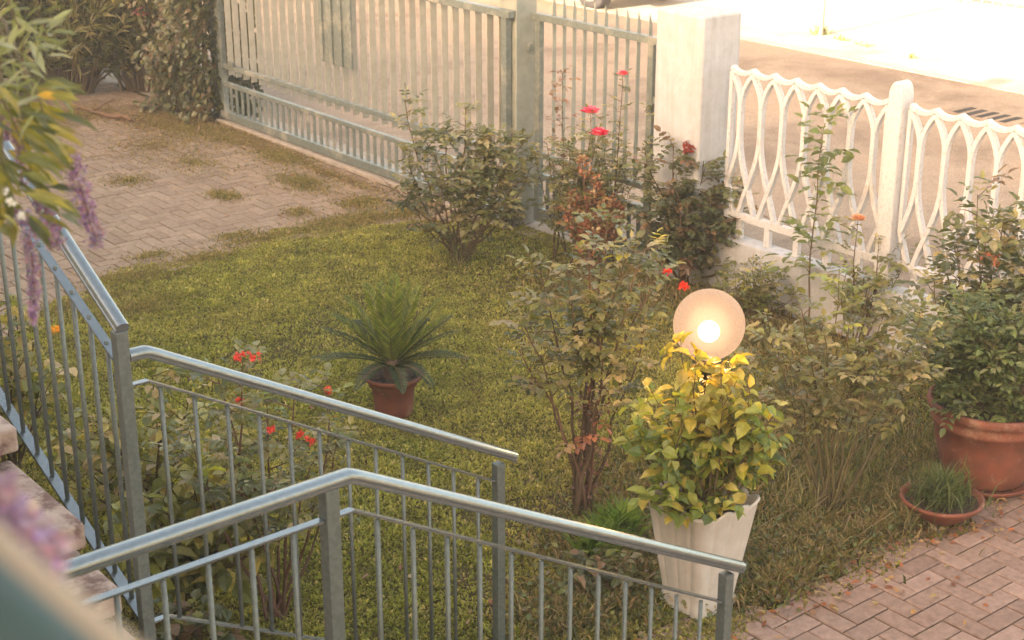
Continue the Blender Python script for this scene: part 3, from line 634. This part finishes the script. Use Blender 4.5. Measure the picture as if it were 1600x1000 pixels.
# cycad
cy = empty('potted_cycad', (5.06,7.42,0), 'sago palm in a small terracotta pot standing on the lawn', 'potted plant')
pot(cy, [(.0,.0),(.112,.0),(.118,.01),(.125,.10),(.135,.185),(.150,.195),(.150,.21),(.165,.23),(.190,.25),(.192,.268),(.183,.272),(.165,.262),(.158,.245),(.150,.23)])
m = MB(); m.lathe([(0,.25),(.155,.24)], 20, fn=lambda a,r,z,j: (r, z+U(-.01,.015))); m.build('soil', 'soil', cy)
m = MB(); m.lathe([(.0,.36),(.03,.35),(.055,.31),(.06,.24)], 12, c=(.12,.08,.05)); m.build('trunk', 'bark', cy)
random.seed(23)
def frond(parent, az, up, L, droop, cols, w_=.092):
    m = MB(); d0 = off(math.cos(az), math.sin(az), 0)
    pts = []; n = 24; L *= 1.10 if up < .7 else 1.10
    for i in range(n+1):
        s_ = i/n
        pts.append(Z*.31+d0*(L*s_*(1-up*.75)*(1+.1*s_))+Z*(L*up*s_-droop*L*s_*s_))
    m.tube(pts, [.005*(1-.7*i/n) for i in range(n+1)], 4, (.14,.13,.05))
    for i in range(3, n+1):
        d = (pts[i]-pts[i-1]).normalized(); sd_ = d.cross(Z)
        if sd_.length < .15: sd_ = d.cross(d0.cross(Z))
        sd_.normalize()
        nn = sd_.cross(d).normalized(); env = math.sin(math.pi*min(1, (i/n)*.92+.06))**.6
        for sg in (-1, 1):
            for half in (0, .5):
                p = pts[i]-d*half*(pts[i]-pts[i-1]).length
                q = (sd_*sg*.9+d*(1.0 if up > .75 else .7)+nn*.35+rv(.06)).normalized()
                c = random.choice(cols); f = U(.8,1.2)
                diamond(m, p, q, nn, w_*env*U(.9,1.1), .0105, tuple(a*f for a in c), .12)
    m.build('frond', 'leaf', parent)
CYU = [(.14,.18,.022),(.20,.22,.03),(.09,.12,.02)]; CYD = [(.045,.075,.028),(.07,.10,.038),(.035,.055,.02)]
for az, up, L, dr in ((1.5,.96,.56,.08),(.8,.86,.58,.12),(2.3,.86,.58,.12),(.3,.76,.60,.14),(2.8,.78,.60,.14),(1.9,.86,.54,.06),(1.15,.84,.54,.06),(.0,.66,.60,.14),(3.15,.66,.60,.14),(-1.6,.94,.40,.12)):
    frond(cy, az, up, L, dr, CYU)
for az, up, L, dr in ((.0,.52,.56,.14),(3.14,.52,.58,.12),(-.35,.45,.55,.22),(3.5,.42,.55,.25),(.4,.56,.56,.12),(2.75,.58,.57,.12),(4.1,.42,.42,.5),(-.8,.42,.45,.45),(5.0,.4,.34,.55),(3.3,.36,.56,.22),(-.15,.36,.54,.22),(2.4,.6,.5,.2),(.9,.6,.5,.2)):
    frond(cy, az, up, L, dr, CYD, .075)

# hedges in the far corner
random.seed(24)
def feathery(name, base, label, n, cols, rr, hh, L=.20, W=.022, cat='shrub'):
    o = empty(name, base, label, cat); ms, mf = MB(), MB()
    for i in range(n):
        r = U(-rr,rr); f = U(-.5,.6); h = U(*hh)*(1-.3*abs(r/rr))
        p0 = off(r*.35, f*.3, 0); p1 = off(r, f, h)
        pts = curve(p0, p1, Z*.3+rv(.2), 8, .02)
        ms.tube(pts, [.012*(1-.8*i_/8) for i_ in range(9)], 4, (.16,.12,.07))
        for k in range(34):
            s_ = U(2.0,7.99); i_ = int(s_); q = pts[i_].lerp(pts[i_+1], s_-i_)
            d = (p1-p0).normalized()*.8+rv(.9)
            c = random.choice(cols); ff = U(.7,1.35)
            for j in range(2): diamond(mf, q+rv(.03), d+rv(.35), rv(1)+Z, L*U(.7,1.25), W, tuple(a*ff for a in c), U(0,.4))
    ms.build('stems', 'bark', o); mf.build('foliage', 'leaf', o); return o
FE = [(.22,.22,.08),(.32,.29,.14),(.16,.16,.06),(.40,.36,.20),(.10,.11,.045)]
feathery('oleander', (7.3,17.4,0), 'feathery narrow leaved shrub directly behind the dead stick in the far corner', 170, FE, 1.0, (.7,2.3))
feathery('oleander', (8.15,16.95,0), 'feathery narrow leaved shrub leaning over the bricks between the ivy hedge and the taller shrubs', 150, FE, .7, (.6,2.3))
feathery('oleander', (6.2,17.9,0), 'feathery narrow leaved shrub at the top left corner behind the hanging vine', 150, FE, 1.0, (.8,2.4))
feathery('oleander', (7.6,18.7,0), 'tall straggly shrub at the back of the far corner', 110, FE, 1.2, (1.2,3.0))
iv = empty('ivy_hedge', (8.1,16.2,0), 'tall dark ivy hedge beside the hinge end of the driveway gate', 'hedge')
ms, mf = MB(), MB()
for i in range(14):
    yy = U(-1.2,-.1); pts = curve(Vector((U(-.05,.2),yy,0)), Vector((U(-.15,.2),yy+U(-.3,.3),U(1.8,2.4))), rv(.2), 7, .03)
    ms.tube(pts, .014, 5, (.12,.09,.06))
for i in range(4200):
    yy = U(-1.25,.05); z = U(.02,2.4); x_ = -.16+.10*math.sin(yy*5+z*3)+.07*math.sin(z*9+yy*2)+random.gauss(0,.12)
    c = random.choice([(.12,.13,.055),(.15,.155,.07),(.09,.10,.045),(.20,.18,.10),(.16,.11,.06)]); f = U(.7,1.3)
    leaflet(mf, Vector((x_,yy,z)), Vector((-.5,U(-1,1),U(-1,.3))), Vector((-1,U(-.5,.5),U(0,.9))), U(.06,.10), U(.05,.085), tuple(a*f for a in c))
for i in range(1500):
    yy = U(-1.27,-1.1); z = U(.02,2.4)
    leaflet(mf, Vector((U(-.1,.45),yy,z)), Vector((U(-.5,.5),-.6,U(-1,.3))), Vector((U(-.5,.5),-1,U(0,.9))), U(.06,.10), U(.05,.085), random.choice([(.065,.075,.03),(.09,.095,.04),(.05,.055,.025)]))
ms.build('stems', 'bark', iv); mf.build('foliage', 'leaf', iv)
cluster(iv, Vector((-.34,-.1,1.06)), .09, [(.62,.10,.20),(.7,.2,.3)], 16); cluster(iv, Vector((-.22,-.25,.42)), .04, [(.45,.16,.06)], 16)
# dead stick
m = MB(); m.tube(curve(Vector((7.0,16.55,.04)), Vector((7.25,15.5,.03)), rv(.08), 8, .02), [.012]*4+[.022,.026,.028,.026,.018], 7, (.20,.12,.07)); m.tube(curve(Vector((7.1,16.1,.05)), Vector((7.4,16.2,.12)), rv(.03), 4), .008, 5, (.2,.12,.07))
tag(m.build('dead_stick', 'bark'), 'dead brown branch lying on the bricks before the feathery shrubs', 'branch')

# ------------------------------------------------------------------ gates
GX = 8.08
sg = empty('sliding_gate', (GX,12.4,0), 'long grey green driveway gate with cream upright slats', 'gate')
y0, y1 = 10.02-12.4, 14.95-12.4
def bx(name, a, b, mat, parent, bevel=.003): return boxo(name, a, b, mat, parent, bevel)
bx('bottom_beam', (-.04,y0,.05), (.04,y1,.13), 'gate', sg); 
bx('lower_rail', (-.025,y0,.405), (.025,y1,.45), 'gate', sg)
bx('middle_rail', (-.028,y0,.60), (.02,y1,.65), 'gate', sg)
bx('top_rail', (-.035,y0-.04,1.78), (.035,y1,1.84), 'gate', sg)
bx('stile', (-.03,y0,.13), (.03,y0+.07,1.78), 'gate', sg); bx('stile', (-.03,y1-.09,.13), (.03,y1,1.78), 'gate', sg)
m = MB(); yy = y0+.13
while yy < y1-.12:
    m.box((-.006,yy-.021,.13), (.006,yy+.021,.405)); yy += .118
m.build('short_bars', 'gate', sg)
m = MB(); yy = y0+.16; k = 0
while yy < y1-.12:
    m.box((.022,yy-.004,.52), (.090,yy+.004,1.775)); yy += .160; continue 
    n = len(m.v); m.v += [Vector((.022,yy-.004,1.86)), Vector((.098,yy-.004,1.86)), Vector((.06,yy-.004,1.97)), Vector((.022,yy+.004,1.86)), Vector((.098,yy+.004,1.86)), Vector((.06,yy+.004,1.97))]
    for q in ((0,1,2),(3,5,4),(1,4,5,2),(0,2,5,3)): m.face([n+i for i in q])
    yy += .163; k += 1
m.build('slats', 'blade', sg)
m = MB(); q0, q1 = 12.26-12.4, 12.81-12.4
for i in range(10):
    a = q0+(q1-q0)*i/10; b_ = q0+(q1-q0)*(i+1)/10; dx = .0 if i % 3 else -.018
    m.box((-.062+dx,a,1.0), (-.045+dx,b_,1.78))
o = m.build('ribbed_panel', 'gate', sg); o['label'] = 'darker grey ribbed sheet fixed to the slats'
bx('hook', (-.05,y1-.35,.655), (-.02,y1-.25,.70), 'gate', sg)
tr = boxo('gate_track', (8.0,9.95,-.01), (8.14,15.0,.03), 'kerb', None, .004); tag(tr, 'low concrete track under the sliding driveway gate', 'track')
gp = empty('gate_post', (8.22,10.1,0), 'square cream steel post between the driveway gate and the small gate', 'post')
bx('column', (-.10,-.13,0), (.12,.10,2.5), 'gpost', gp, .006); bx('cap', (-.12,-.15,2.5), (.14,.12,2.53), 'gpost', gp)
bx('hinge', (.0,-.18,1.5), (.05,-.132,1.56), 'gate', gp)
gp2 = empty('gate_post', (8.16,15.0,0), 'plain grey steel post at the hinge end of the driveway gate beside the ivy hedge', 'post')
bx('column', (-.10,-.03,0), (.05,.10,2.3), 'gate', gp2, .005); bx('cap', (-.11,-.05,2.3), (.07,.12,2.33), 'gate', gp2)
pgt = empty('pedestrian_gate', (8.30,9.92,0), 'small grey green picket gate with pointed bars, behind the pink roses', 'gate')
W_ = -1.40
bx('bottom_rail', (-.03,W_,.04), (.03,0,.16), 'gate', pgt); bx('top_rail', (-.03,W_-.03,1.755), (.03,.03,1.81), 'gate', pgt)
bx('stile', (-.025,-.06,.16), (.025,0,1.755), 'gate', pgt); bx('stile', (-.025,W_,.16), (.025,W_+.06,1.755), 'gate', pgt)
bx('lower_rail', (-.022,W_+.06,.42), (.022,-.06,.465), 'gate', pgt); bx('middle_rail', (-.022,W_+.06,.60), (.022,-.06,.64), 'gate', pgt)
m = MB(); 
for i in range(10):
    yy = -.06-.125*(i+.85)
    m.box((.026,yy-.004,.64), (.062,yy+.004,1.88)); n = len(m.v)
    m.v += [Vector((.026,yy-.004,1.88)), Vector((.062,yy-.004,1.88)), Vector((.035,yy-.004,1.97)), Vector((.026,yy+.004,1.88)), Vector((.062,yy+.004,1.88)), Vector((.035,yy+.004,1.97))]
    for q in ((0,1,2),(3,5,4),(1,4,5,2),(0,2,5,3)): m.face([n+i_ for i_ in q])
m.build('pickets', 'gpost', pgt)
m = MB()
for i in range(11): yy = -.06-.112*(i+.8); m.box((-.006,yy-.02,.16), (.006,yy+.02,.42))
m.build('short_bars', 'gate', pgt); bx('latch', (-.02,W_-.07,1.30), (.02,W_-.001,1.36), 'gate', pgt)

# ------------------------------------------------------------------ pillar, plinth, fence
random.seed(25)
def rough_box(name, a, b, mat, jit=.008, parent=None, seg=8):
    m = MB(); m.box(a, b); o = m.build(name, mat, parent)
    md = o.modifiers.new('bevel', 'BEVEL'); md.width = .018; md.segments = 2
    return o
pi = rough_box('gate_pillar', (8.2,7.93,0), (8.60,8.42,2.05), 'white'); tag(pi, 'square whitewashed concrete pillar between the small gate and the fence', 'pillar')
wl = boxo('plinth_wall', (8.30,1.0,-.05), (8.46,7.93,.42), 'white', None, .01); tag(wl, 'low white plinth wall under the ornamental fence', 'wall')
def fence_panel(yc, label, half=.70):
    o = empty('ornamental_fence', (8.38,yc,0), label, 'fence', 'ornamental concrete fence panels on the plinth wall')
    zt, zb = 1.66, .60; n = 7; sp = 2*half/n
    m = MB(); prof = [(-1,-1),(-1,1),(1,1),(1,-1)]
    def f(t_):
        if t_ < .22: return math.sin(t_/.22*math.pi/2)**.85
        if t_ < .42: return 1.0
        return math.cos((t_-.42)/.76*math.pi)
    for i in range(n+1):
        yc_ = -half+sp*i
        for sg_ in (-1, 1):
            pts = []; ok = True
            for k in range(25):
                t_ = k/24; y_ = yc_+sg_*sp*.5*f(t_)*1.0
                pts.append(Vector((sg_*.0035, y_, zt-(zt-zb)*t_)))
            pts = [p for p in pts if -half-.01 <= p.y <= half+.01]
            if len(pts) < 4: continue
            # section: narrow along the fence, deeper across it
            m.tube(pts, 1, prof=[(a*.021, b_*(.0150 if sg_ > 0 else .0170)) for a, b_ in prof], up=(0,1,0))
    m.build('lattice', 'fence', o, bevel=.004)
    m = MB(); pts = []
    for k in range(n*6+1):
        y_ = -half+2*half*k/(n*6); ph = (k % 6)/6
        pts.append(Vector((0, y_, zt+.032-.034*math.sin(math.pi*ph)**.8)))
    m.tube(pts, 1, prof=[(-.024,-.017),(-.024,.017),(.024,.017),(.024,-.017)]); m.build('top_rail', 'fence', o, bevel=.004)
    m = MB(); m.tube([(0,-half,.59),(0,half,.59)], 1, prof=[(-.025,-.028),(-.025,.028),(.025,.028),(.025,-.028)]); m.build('bottom_rail', 'fence', o, bevel=.004)
    for k in range(5):
        m = MB(); y_ = -half+.15+k*(2*half-.3)/4; m.box((-.02,y_-.025,.42), (.02,y_+.025,.565)); m.build('foot', 'fence', o, bevel=.004)
    return o
fence_panel(7.08, 'fence panel of white interlaced arches beside the gate pillar, left of the round topped post', .71)
fence_panel(5.50, 'fence panel of white interlaced arches right of the round topped post, behind the potted shrub', .69)
fence_panel(3.94, 'fence panel of white interlaced arches beyond the right edge of the view', .69)
def fpost(y_, label):
    m = MB(); prof = []
    n = len(m.v); H_ = 1.74
    outline = [(-.062,.42),(-.055,H_)]+[(-.055*math.cos(math.pi*i/10), H_+.10*math.sin(math.pi*i/10)) for i in range(1,10)]+[(.055,H_),(.062,.42)]
    for xx in (-.07, .06):
        for (a, z) in outline: m.v.append(Vector((xx, a, z)))
    k = len(outline)
    m.face(list(range(n, n+k))); m.face(list(range(n+k, n+2*k))[::-1])
    for i in range(k): j = (i+1) % k; m.face([n+i, n+k+i, n+k+j, n+j])
    o = m.build('fence_post', 'fence', None, bevel=.01); o.location = (8.38, y_, 0); tag(o, label, 'fence post', 'round topped white fence posts'); return o
fpost(6.28, 'round topped white concrete post between the two visible fence panels')
fpost(4.72, 'round topped white concrete post just past the right edge of the view')
fpost(7.87, 'round topped white concrete half post against the gate pillar') if False else None

# ------------------------------------------------------------------ stairs and railings
RP = [(-.0265,-.016),(-.0265,-.006),(-.0235,-.004),(-.0235,-.001),(-.0265,.001),(-.0255,.010),(-.021,.017),(-.012,.0215),(0,.023),(.012,.0215),(.021,.017),(.0255,.010),(.0265,.001),(.0235,-.001),(.0235,-.004),(.0265,-.006),(.0265,-.016),(.022,-.020),(-.022,-.020)]
FL = [(-.014,-.004),(-.014,.004),(.014,.004),(.014,-.004)]
SQ = [(-.5,-.5),(-.5,.5),(.5,.5),(.5,-.5)]
def rail_bar(parent, name, pts, prof, bevel=0):
    m = MB(); m.tube(pts, 1, prof=prof); o = m.build(name, 'rail', parent, smooth=(prof is RP), bevel=bevel)
    if prof is RP:
        md = o.modifiers.new('edges', 'EDGE_SPLIT'); md.split_angle = R_(40)
    return o
def post_o(parent, x_, y_, z0, z1, s=.022):
    m = MB(); m.box((x_-s,y_-s,z0), (x_+s,y_+s,z1)); return m.build('post', 'railpost', parent, bevel=.003)
def balusters(parent, fn, n, r=.0085):
    for i in range(n):
        x_, y_, z0, z1 = fn(i)
        m = MB(); m.tube([(x_,y_,z0),(x_,y_,z1)], r, 6, up=(1,0,0)); m.build('baluster', 'railpost', parent, smooth=True)
LY, CY = 4.95, 3.63; BX0 = 2.29; BX1 = 3.93; SL = .95/1.66; LZ = .95
def low(x_, zl): return zl if x_ <= BX0 else zl-(x_-BX0)*SL
# B: far side railing of the lower flight
rb = empty('stair_railing', (BX1,LY,0), 'middle grey railing descending to the lawn, with its foot left of the tall rose', 'railing')
rb_off = Vector((BX1,LY,0))
def loc(p, o_): return tuple(Vector(p)-o_)
rail_bar(rb, 'handrail', [loc(p, rb_off) for p in ((2.225,LY,1.88),(BX0,LY,1.88),(BX0+.02,LY,1.872),(4.02,LY,.935))], RP)
rail_bar(rb, 'middle_bar', [loc(p, rb_off) for p in ((2.225,LY,1.765),(BX0,LY,1.765),(3.93,LY,.835))], FL)
rail_bar(rb, 'bottom_bar', [loc(p, rb_off) for p in ((2.225,LY,.775),(BX0,LY,.775),(3.93,LY,-.13+.0),)], FL)
post_o(rb, 0, 0, 0, .93)
balusters(rb, lambda i: ((2.34+.134*i)-BX1, 0, max(.01, low(2.34+.134*i, .775)), low(2.34+.134*i, 1.765)), 12)
# C: near side railing of landing and lower flight
rc = empty('stair_railing', (4.01,CY,0), 'nearest grey railing, level then descending in front of the white planter', 'railing')
c_off = Vector((4.01,CY,0))
rail_bar(rc, 'handrail', [loc(p, c_off) for p in ((.55,CY,1.885),(2.30,CY,1.885),(2.33,CY,1.872),(4.09,CY-.0,.93))], RP)
rail_bar(rc, 'middle_bar', [loc(p, c_off) for p in ((.55,CY,1.765),(2.31,CY,1.765),(4.01,CY,.80))], FL)
rail_bar(rc, 'bottom_bar', [loc(p, c_off) for p in ((.55,CY,.80),(2.31,CY,.80),(4.01,CY,-.16))], FL)
post_o(rc, 0, 0, 0, .93); post_o(rc, 2.23-4.01, 0, .55, 1.865, .024); post_o(rc, .62-4.01, 0, .6, 1.865, .024)
balusters(rc, lambda i: ((2.40+.134*i)-4.01, 0, max(.01, low(2.40+.134*i, .80)), low(2.40+.134*i, 1.765)), 12)
balusters(rc, lambda i: ((2.10-.142*i)-4.01, 0, .80, 1.765), 9)
# A: railing of the upper flight, running along y
AX = 2.2
ra = empty('stair_railing', (AX,LY,.6), 'left grey railing climbing away under the purple flowers', 'railing')
a_off = Vector((AX,LY,.6)); AS = .47
rail_bar(ra, 'handrail', [loc(p, a_off) for p in ((AX,LY-.03,2.0),(AX,7.2,2.0+2.28*.52))], RP)
rail_bar(ra, 'middle_bar', [loc(p, a_off) for p in ((AX,LY+.02,1.855),(AX,7.2,1.855+2.2*.45))], [(a*1.3,b_) for a,b_ in FL])
rail_bar(ra, 'bottom_bar', [loc(p, a_off) for p in ((AX,LY+.02,.79),(AX,7.2,.79+2.2*.40))], [(a*1.6,b_*2) for a,b_ in FL])
post_o(ra, 0, 0, -.4, 1.98-.6, .024); post_o(ra, 0, 7.15-LY, .6, 2.4, .022)
balusters(ra, lambda i: (0, .135*(i+1)-.02, .79-.6+.40*(.135*(i+1)-.02), 1.855-.6+.45*(.135*(i+1)-.02)), 15, .0095)
# staircase: landing, floating treads
stc = empty('staircase', (2.2,4.3,0), 'weathered stone staircase turning at a landing in the lower left corner', 'staircase')
s_off = Vector((2.2,4.3,0))
def sbox(name, a, b, bevel=.015): 
    m = MB(); m.box(tuple(Vector(a)-s_off), tuple(Vector(b)-s_off)); return m.build(name, 'stone', stc, bevel=bevel, smooth=False)
sbox('landing', (.3,CY+.03,.51), (2.28,4.72,.62))
sbox('tread', (.9,4.66,.70), (2.10,5.0,.81)); sbox('tread', (.9,4.92,.87), (2.10,5.42,.98))
sbox('tread', (.9,5.20,1.03), (2.10,5.93,1.14))
for i in range(5): sbox('tread', (.9,5.80+.42*i,1.22+.17*i), (2.10,6.28+.42*i,1.33+.17*i))
for i in range(3): sbox('tread', (2.30+.30*i,CY+.05,.355-.155*i), (2.62+.30*i,LY-.05,.465-.155*i))
m = MB(); m.box((1.3-2.2,4.1-4.3,0), (1.6-2.2,4.6-4.3,.51)); m.build('support', 'stone', stc)
m = MB(); m.box((1.5-2.2,5.3-4.3,0), (1.7-2.2,5.4-4.3,.87)); m.build('support', 'stone', stc)

# balcony the picture is taken from, its handrail passes close by
bal = empty('balcony', (-.4,0,0), 'balcony of the house with a round dark green handrail, very near at the lower left', 'balcony')
m = MB(); m.box((-1.0,-3,2.55), (.35,.35,2.70)); m.build('slab', 'stone', bal, bevel=.01)
cr = co.rotation_euler.to_matrix()
def campt(px, py, d): return Vector((0,0,4.0))+cr @ Vector(((px-800)/2450*d, -(py-500)/2450*d, -d))-Vector((-.4,0,0))
pA, pB = campt(-90, 975, .56), campt(205, 1245, .52)
dAB = (pB-pA).normalized()
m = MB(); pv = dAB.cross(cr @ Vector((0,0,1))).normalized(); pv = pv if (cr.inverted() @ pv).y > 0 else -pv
m.tube([p+pv*.030 for p in (pA-dAB*.9, pA, pB, pB+dAB*.5)], .0105, 12); m.build('tan_edge', 'tanedge', bal, smooth=True)  # thin tan strip added along the handrail's upper limb, offset across the view
m = MB(); m.tube([pA-dAB*.9, pA, pB, pB+dAB*.5], .036, 24); m.build('handrail', 'nearrail', bal, smooth=True)
e_ = pB+dAB*.45
m = MB(); m.box((e_.x-.02,e_.y-.02,2.7), (e_.x+.02,e_.y+.02,e_.z-.02)); m.build('post', 'nearrail', bal)

# hanging flowering vine at the left, between camera and the stairs
random.seed(26)
def hang(base, label, sprays, panicles, n_leaf, name='flowering_vine'):
    o = empty(name, base, label, 'climber'); return o
D1 = 3.0
vo = campt(10, 200, D1)+Vector((-.4,0,0))
vn = empty('flowering_vine', vo, 'drooping vine with long leaves and purple flower tails over the left railing', 'climber')
def vp(px, py, dd=0.0): return campt(px, py, D1+dd)+Vector((-.4,0,0))-vo
ms, mf = MB(), MB()
for k in range(10):
    a = vp(U(-120,-20), U(-150,60), U(-.2,.3)); b_ = vp(U(-10,90), U(180,330), U(-.15,.25))
    ms.tube(curve(a, b_, Z*.05+rv(.05), 7, .008), [.005,.005,.004,.004,.003,.003,.002,.002], 5, (.16,.13,.08))
VL = [(.13,.14,.035),(.19,.18,.04),(.08,.09,.03),(.28,.24,.06),(.12,.13,.06)]
for k in range(165):
    px = random.gauss(22,42); py = U(120,340); 
    if px > 95: px = U(0,95)
    rgt = 1 if px > 20 else U(-1,1)
    d = RT*rgt*U(.4,1.0)+FW*U(-.4,.4)-Z*U(.0,.7)
    c = random.choice(VL); f = U(.8,1.25)
    leaflet(mf, vp(px, py, U(-.25,.25)), d, (Z*.8+rv(.7)-FW*.5).normalized(), U(.05,.10), U(.014,.025), tuple(q*f for q in c), .1, U(.1,.4))
for k in range(90):    # paler fine leaves higher up
    px = U(-30,80); py = U(20,170)
    d = RT*U(-.5,1)+Z*U(-.4,.8)+rv(.3); c = random.choice([(.25,.27,.16),(.20,.22,.12),(.16,.18,.09),(.30,.32,.24)])
    leaflet(mf, vp(px, py, U(-.2,.3)), d, (rv(1)+Z).normalized(), U(.04,.085), U(.010,.02), c)
leaflet(mf, vp(58,148,-.1), RT+Z*-.1, Z-FW*.8, .045, .022, (.55,.33,.03))
ms.build('stems', 'bark', vn); mf.build('foliage', 'leaf', vn)
PU = [(.30,.20,.42),(.40,.29,.50),(.24,.15,.34),(.50,.40,.56),(.38,.24,.36)]
def panicle(x0, y0, x1, y1, w0, w1, n=150, d=0, cols=PU, name='flower_tail'):
    m = MB(); a, b_ = vp(x0,y0,d), vp(x1,y1,d)
    pts = curve(a, b_, RT*.01, 8, .002); m.tube(pts, .0018, 4, (.25,.15,.15))
    for k in range(n):
        t_ = k/n; s_ = t_*8; i = min(7, int(s_)); q = pts[i].lerp(pts[i+1], s_-i)
        wd = (w0+(w1-w0)*t_)*(D1+d)/2450
        q = q+(RT*U(-1,1)+FW*U(-1,1))*wd+Z*U(-.004,.004)
        for j in range(3): leaflet(m, q, rv(1)-Z*.3, rv(1)+Z*.4, U(.005,.009), .0055, tuple(c*U(.8,1.2) for c in random.choice(cols)))
    m.build(name, 'petal', vn)
panicle(108,240,150,385,16,13,330); panicle(45,360,52,505,12,6,230,.05); panicle(62,310,90,385,12,12,200,.1)
panicle(-5,170,12,215,10,8,70,.1); panicle(18,185,35,290,6,10,80,.15); panicle(-12,210,6,330,10,10,100,.15); panicle(25,330,75,372,14,14,160,-.05)
m = MB()
for (a_, b2) in ((12,300),(20,316),(34,338),(33,335),(16,315)):
    for j in range(6): leaflet(m, vp(a_,b2,-.2), rv(1), rv(1)+Z, .010, .008, (.75,.75,.85))
m.build('white_flowers', 'petal', vn)
# blurred purple spray very close, above the dark handrail
vo2 = campt(10, 860, 1.15)+Vector((-.4,0,0))
v2_ = empty('flowering_vine', vo2, 'out of focus purple flower spray just above the near dark handrail', 'climber')
D1 = 1.15; vo = vo2
m = MB()
for k in range(700):
    t_ = k/700; px = -60+t_*150+random.gauss(0,12); py = 745+t_*140+random.gauss(0,20)-8
    for j in range(2): leaflet(m, vp(px, py, U(-.05,.05)), rv(1), rv(1)+Z*.4, U(.005,.009), .006, tuple(c*U(.8,1.2) for c in random.choice(PU)))
m.build('flower_tail', 'petal', v2_)
m = MB(); m.tube([vp(-200,640), vp(-60,755), vp(90,880)], .002, 5, (.2,.15,.1)); m.build('stems', 'bark', v2_)

# ------------------------------------------------------------------ street
dr = empty('drain_grate', (14.8,9.94,0), 'slotted iron drain grate set in the road beyond the fence', 'drain grate')
bx('plate', (-.24,-.48,-.018), (.24,.45,-.008), 'road', dr)
for i in range(5): bx('slot', (-.17,-.36+.15*i,-.0078), (.17,-.28+.15*i,-.004), 'slot', dr, 0)
m = MB(); m.tube([(17.16,14.32,-.03),(17.16,14.32,2.6)], .03, 12); so_ = m.build('street_pole', 'kerb', smooth=True); tag(so_, 'thin pale pole on the sunlit far side of the street', 'pole')
patch('weed', [(17.24,14.39,.12,.15,1)], 60, (.06,.20), (.02,.04), [(.30,.32,.12),(.38,.36,.15)], 200, kind=None, z0=-.03, lab='weed tuft growing at the foot of the thin street pole', cat='weed')
patch('sunlit_ground_weeds', [(17.1,13.9,.1,.2,.5),(17.0,13.4,.1,.2,.4),(16.8,12.5,.1,.1,.25)], 60, (.04,.10), (.02,.04), [(.30,.32,.12),(.42,.40,.2)], 201, z0=-.03)
ff = empty('street_fence', (20.9,14.1,0), 'thin barred fence at the top right beyond the sunlit street', 'fence')
m = MB()
for i in range(26): m.box((-.015,-2.4+.2*i,0), (.015,-2.37+.2*i,1.0))
m.build('bars', 'kerb', ff); bx('rail', (-.02,-2.5,1.0), (.02,2.8,1.05), 'kerb', ff); bx('rail', (-.02,-2.5,.1), (.02,2.8,.15), 'kerb', ff)
# parked car
car = empty('parked_car', (16.9,19.35,-.03), 'pale parked car at the top edge with its dark front wheel showing', 'car')
m = MB()
prof = [(-2.0,.28),(-2.02,.6),(-1.9,.82),(-1.1,.95),(-.55,1.38),(.2,1.45),(1.2,1.40),(1.75,.98),(1.98,.9),(2.03,.55),(1.98,.28)]
# wheel arches cut into the lower edge
low_ = [(1.98,.28)]+[(1.28+.36*math.cos(a), .30+.36*math.sin(a)) for a in [math.pi*i/8 for i in range(9)]]+[(-1.48+.36*math.cos(a)+.1, .30+.36*math.sin(a)) for a in [math.pi*i/8 for i in range(9)]]+[(-2.0,.28)]
out = prof[:-1]+low_[:-1]
n = len(out)
for sx in (-.82, .82):
    for (yy, z) in out: m.v.append(Vector((sx*(1 if z < .95 else .86), yy, z)))
m.face(list(range(n))[::-1]); m.face(list(range(n, 2*n)))
for i in range(n): j = (i+1) % n; m.face([i, j, n+j, n+i])
m.build('body', 'carpaint', car, bevel=.03)
for sx in (-1, 1):
    m = MB(); m.box((sx*.735-.01,-.45,1.0), (sx*.735+.01,1.2,1.32)); m.build('window', 'carglass', car)
    for yy in (-1.38, 1.28):
        m = MB(); m.tube([(sx*.62,yy,.32),(sx*.83,yy,.32)], .33, 32, up=(0,0,1)); wh = m.build('wheel', 'tyre', car, bevel=.03)
        m = MB(); m.tube([(sx*.825,yy,.32),(sx*.845,yy,.32)], .2, 24, up=(0,0,1)); m.build('rim', 'rim', wh)
# the house behind the camera whose shadow covers the garden
hs = empty('house', (-5,4,0), 'plastered two storey house behind the viewpoint', 'house')
HH = 5.1
m = MB(); m.box((-4,-5,0), (3.9,16.5,HH)); m.build('wall', 'house', hs)
m = MB(); m.box((-4.5,-5.2,HH+.001), (4.0,16.7,HH+.17)); m.build('roof', 'roof', hs)
for yy in (-3.5,1,7,10,13.5):
    for z in (.9, 3.3):
        m = MB(); m.box((3.9,yy-.5,z), (3.95,yy+.5,z+1.3)); m.build('window', 'shutter', hs)

# ------------------------------------------------------------------ air
HAZE = .0048
if HAZE:
    m = MB(); m.box((-9.8,-30,-1.2), (40,40,9.2)); o = m.build('haze', 'leaf'); tag(o, kind='stuff')
    hm = bpy.data.materials.new('pale_air'); hm.use_nodes = True; t = hm.node_tree; t.nodes.clear()
    v = t.nodes.new('ShaderNodeVolumePrincipled'); v.inputs['Color'].default_value = (1.0,.90,.78,1); v.inputs['Density'].default_value = HAZE; v.inputs['Anisotropy'].default_value = .2
    oo = t.nodes.new('ShaderNodeOutputMaterial'); t.links.new(v.outputs[0], oo.inputs['Volume'])
    o.data.materials.clear(); o.data.materials.append(hm)
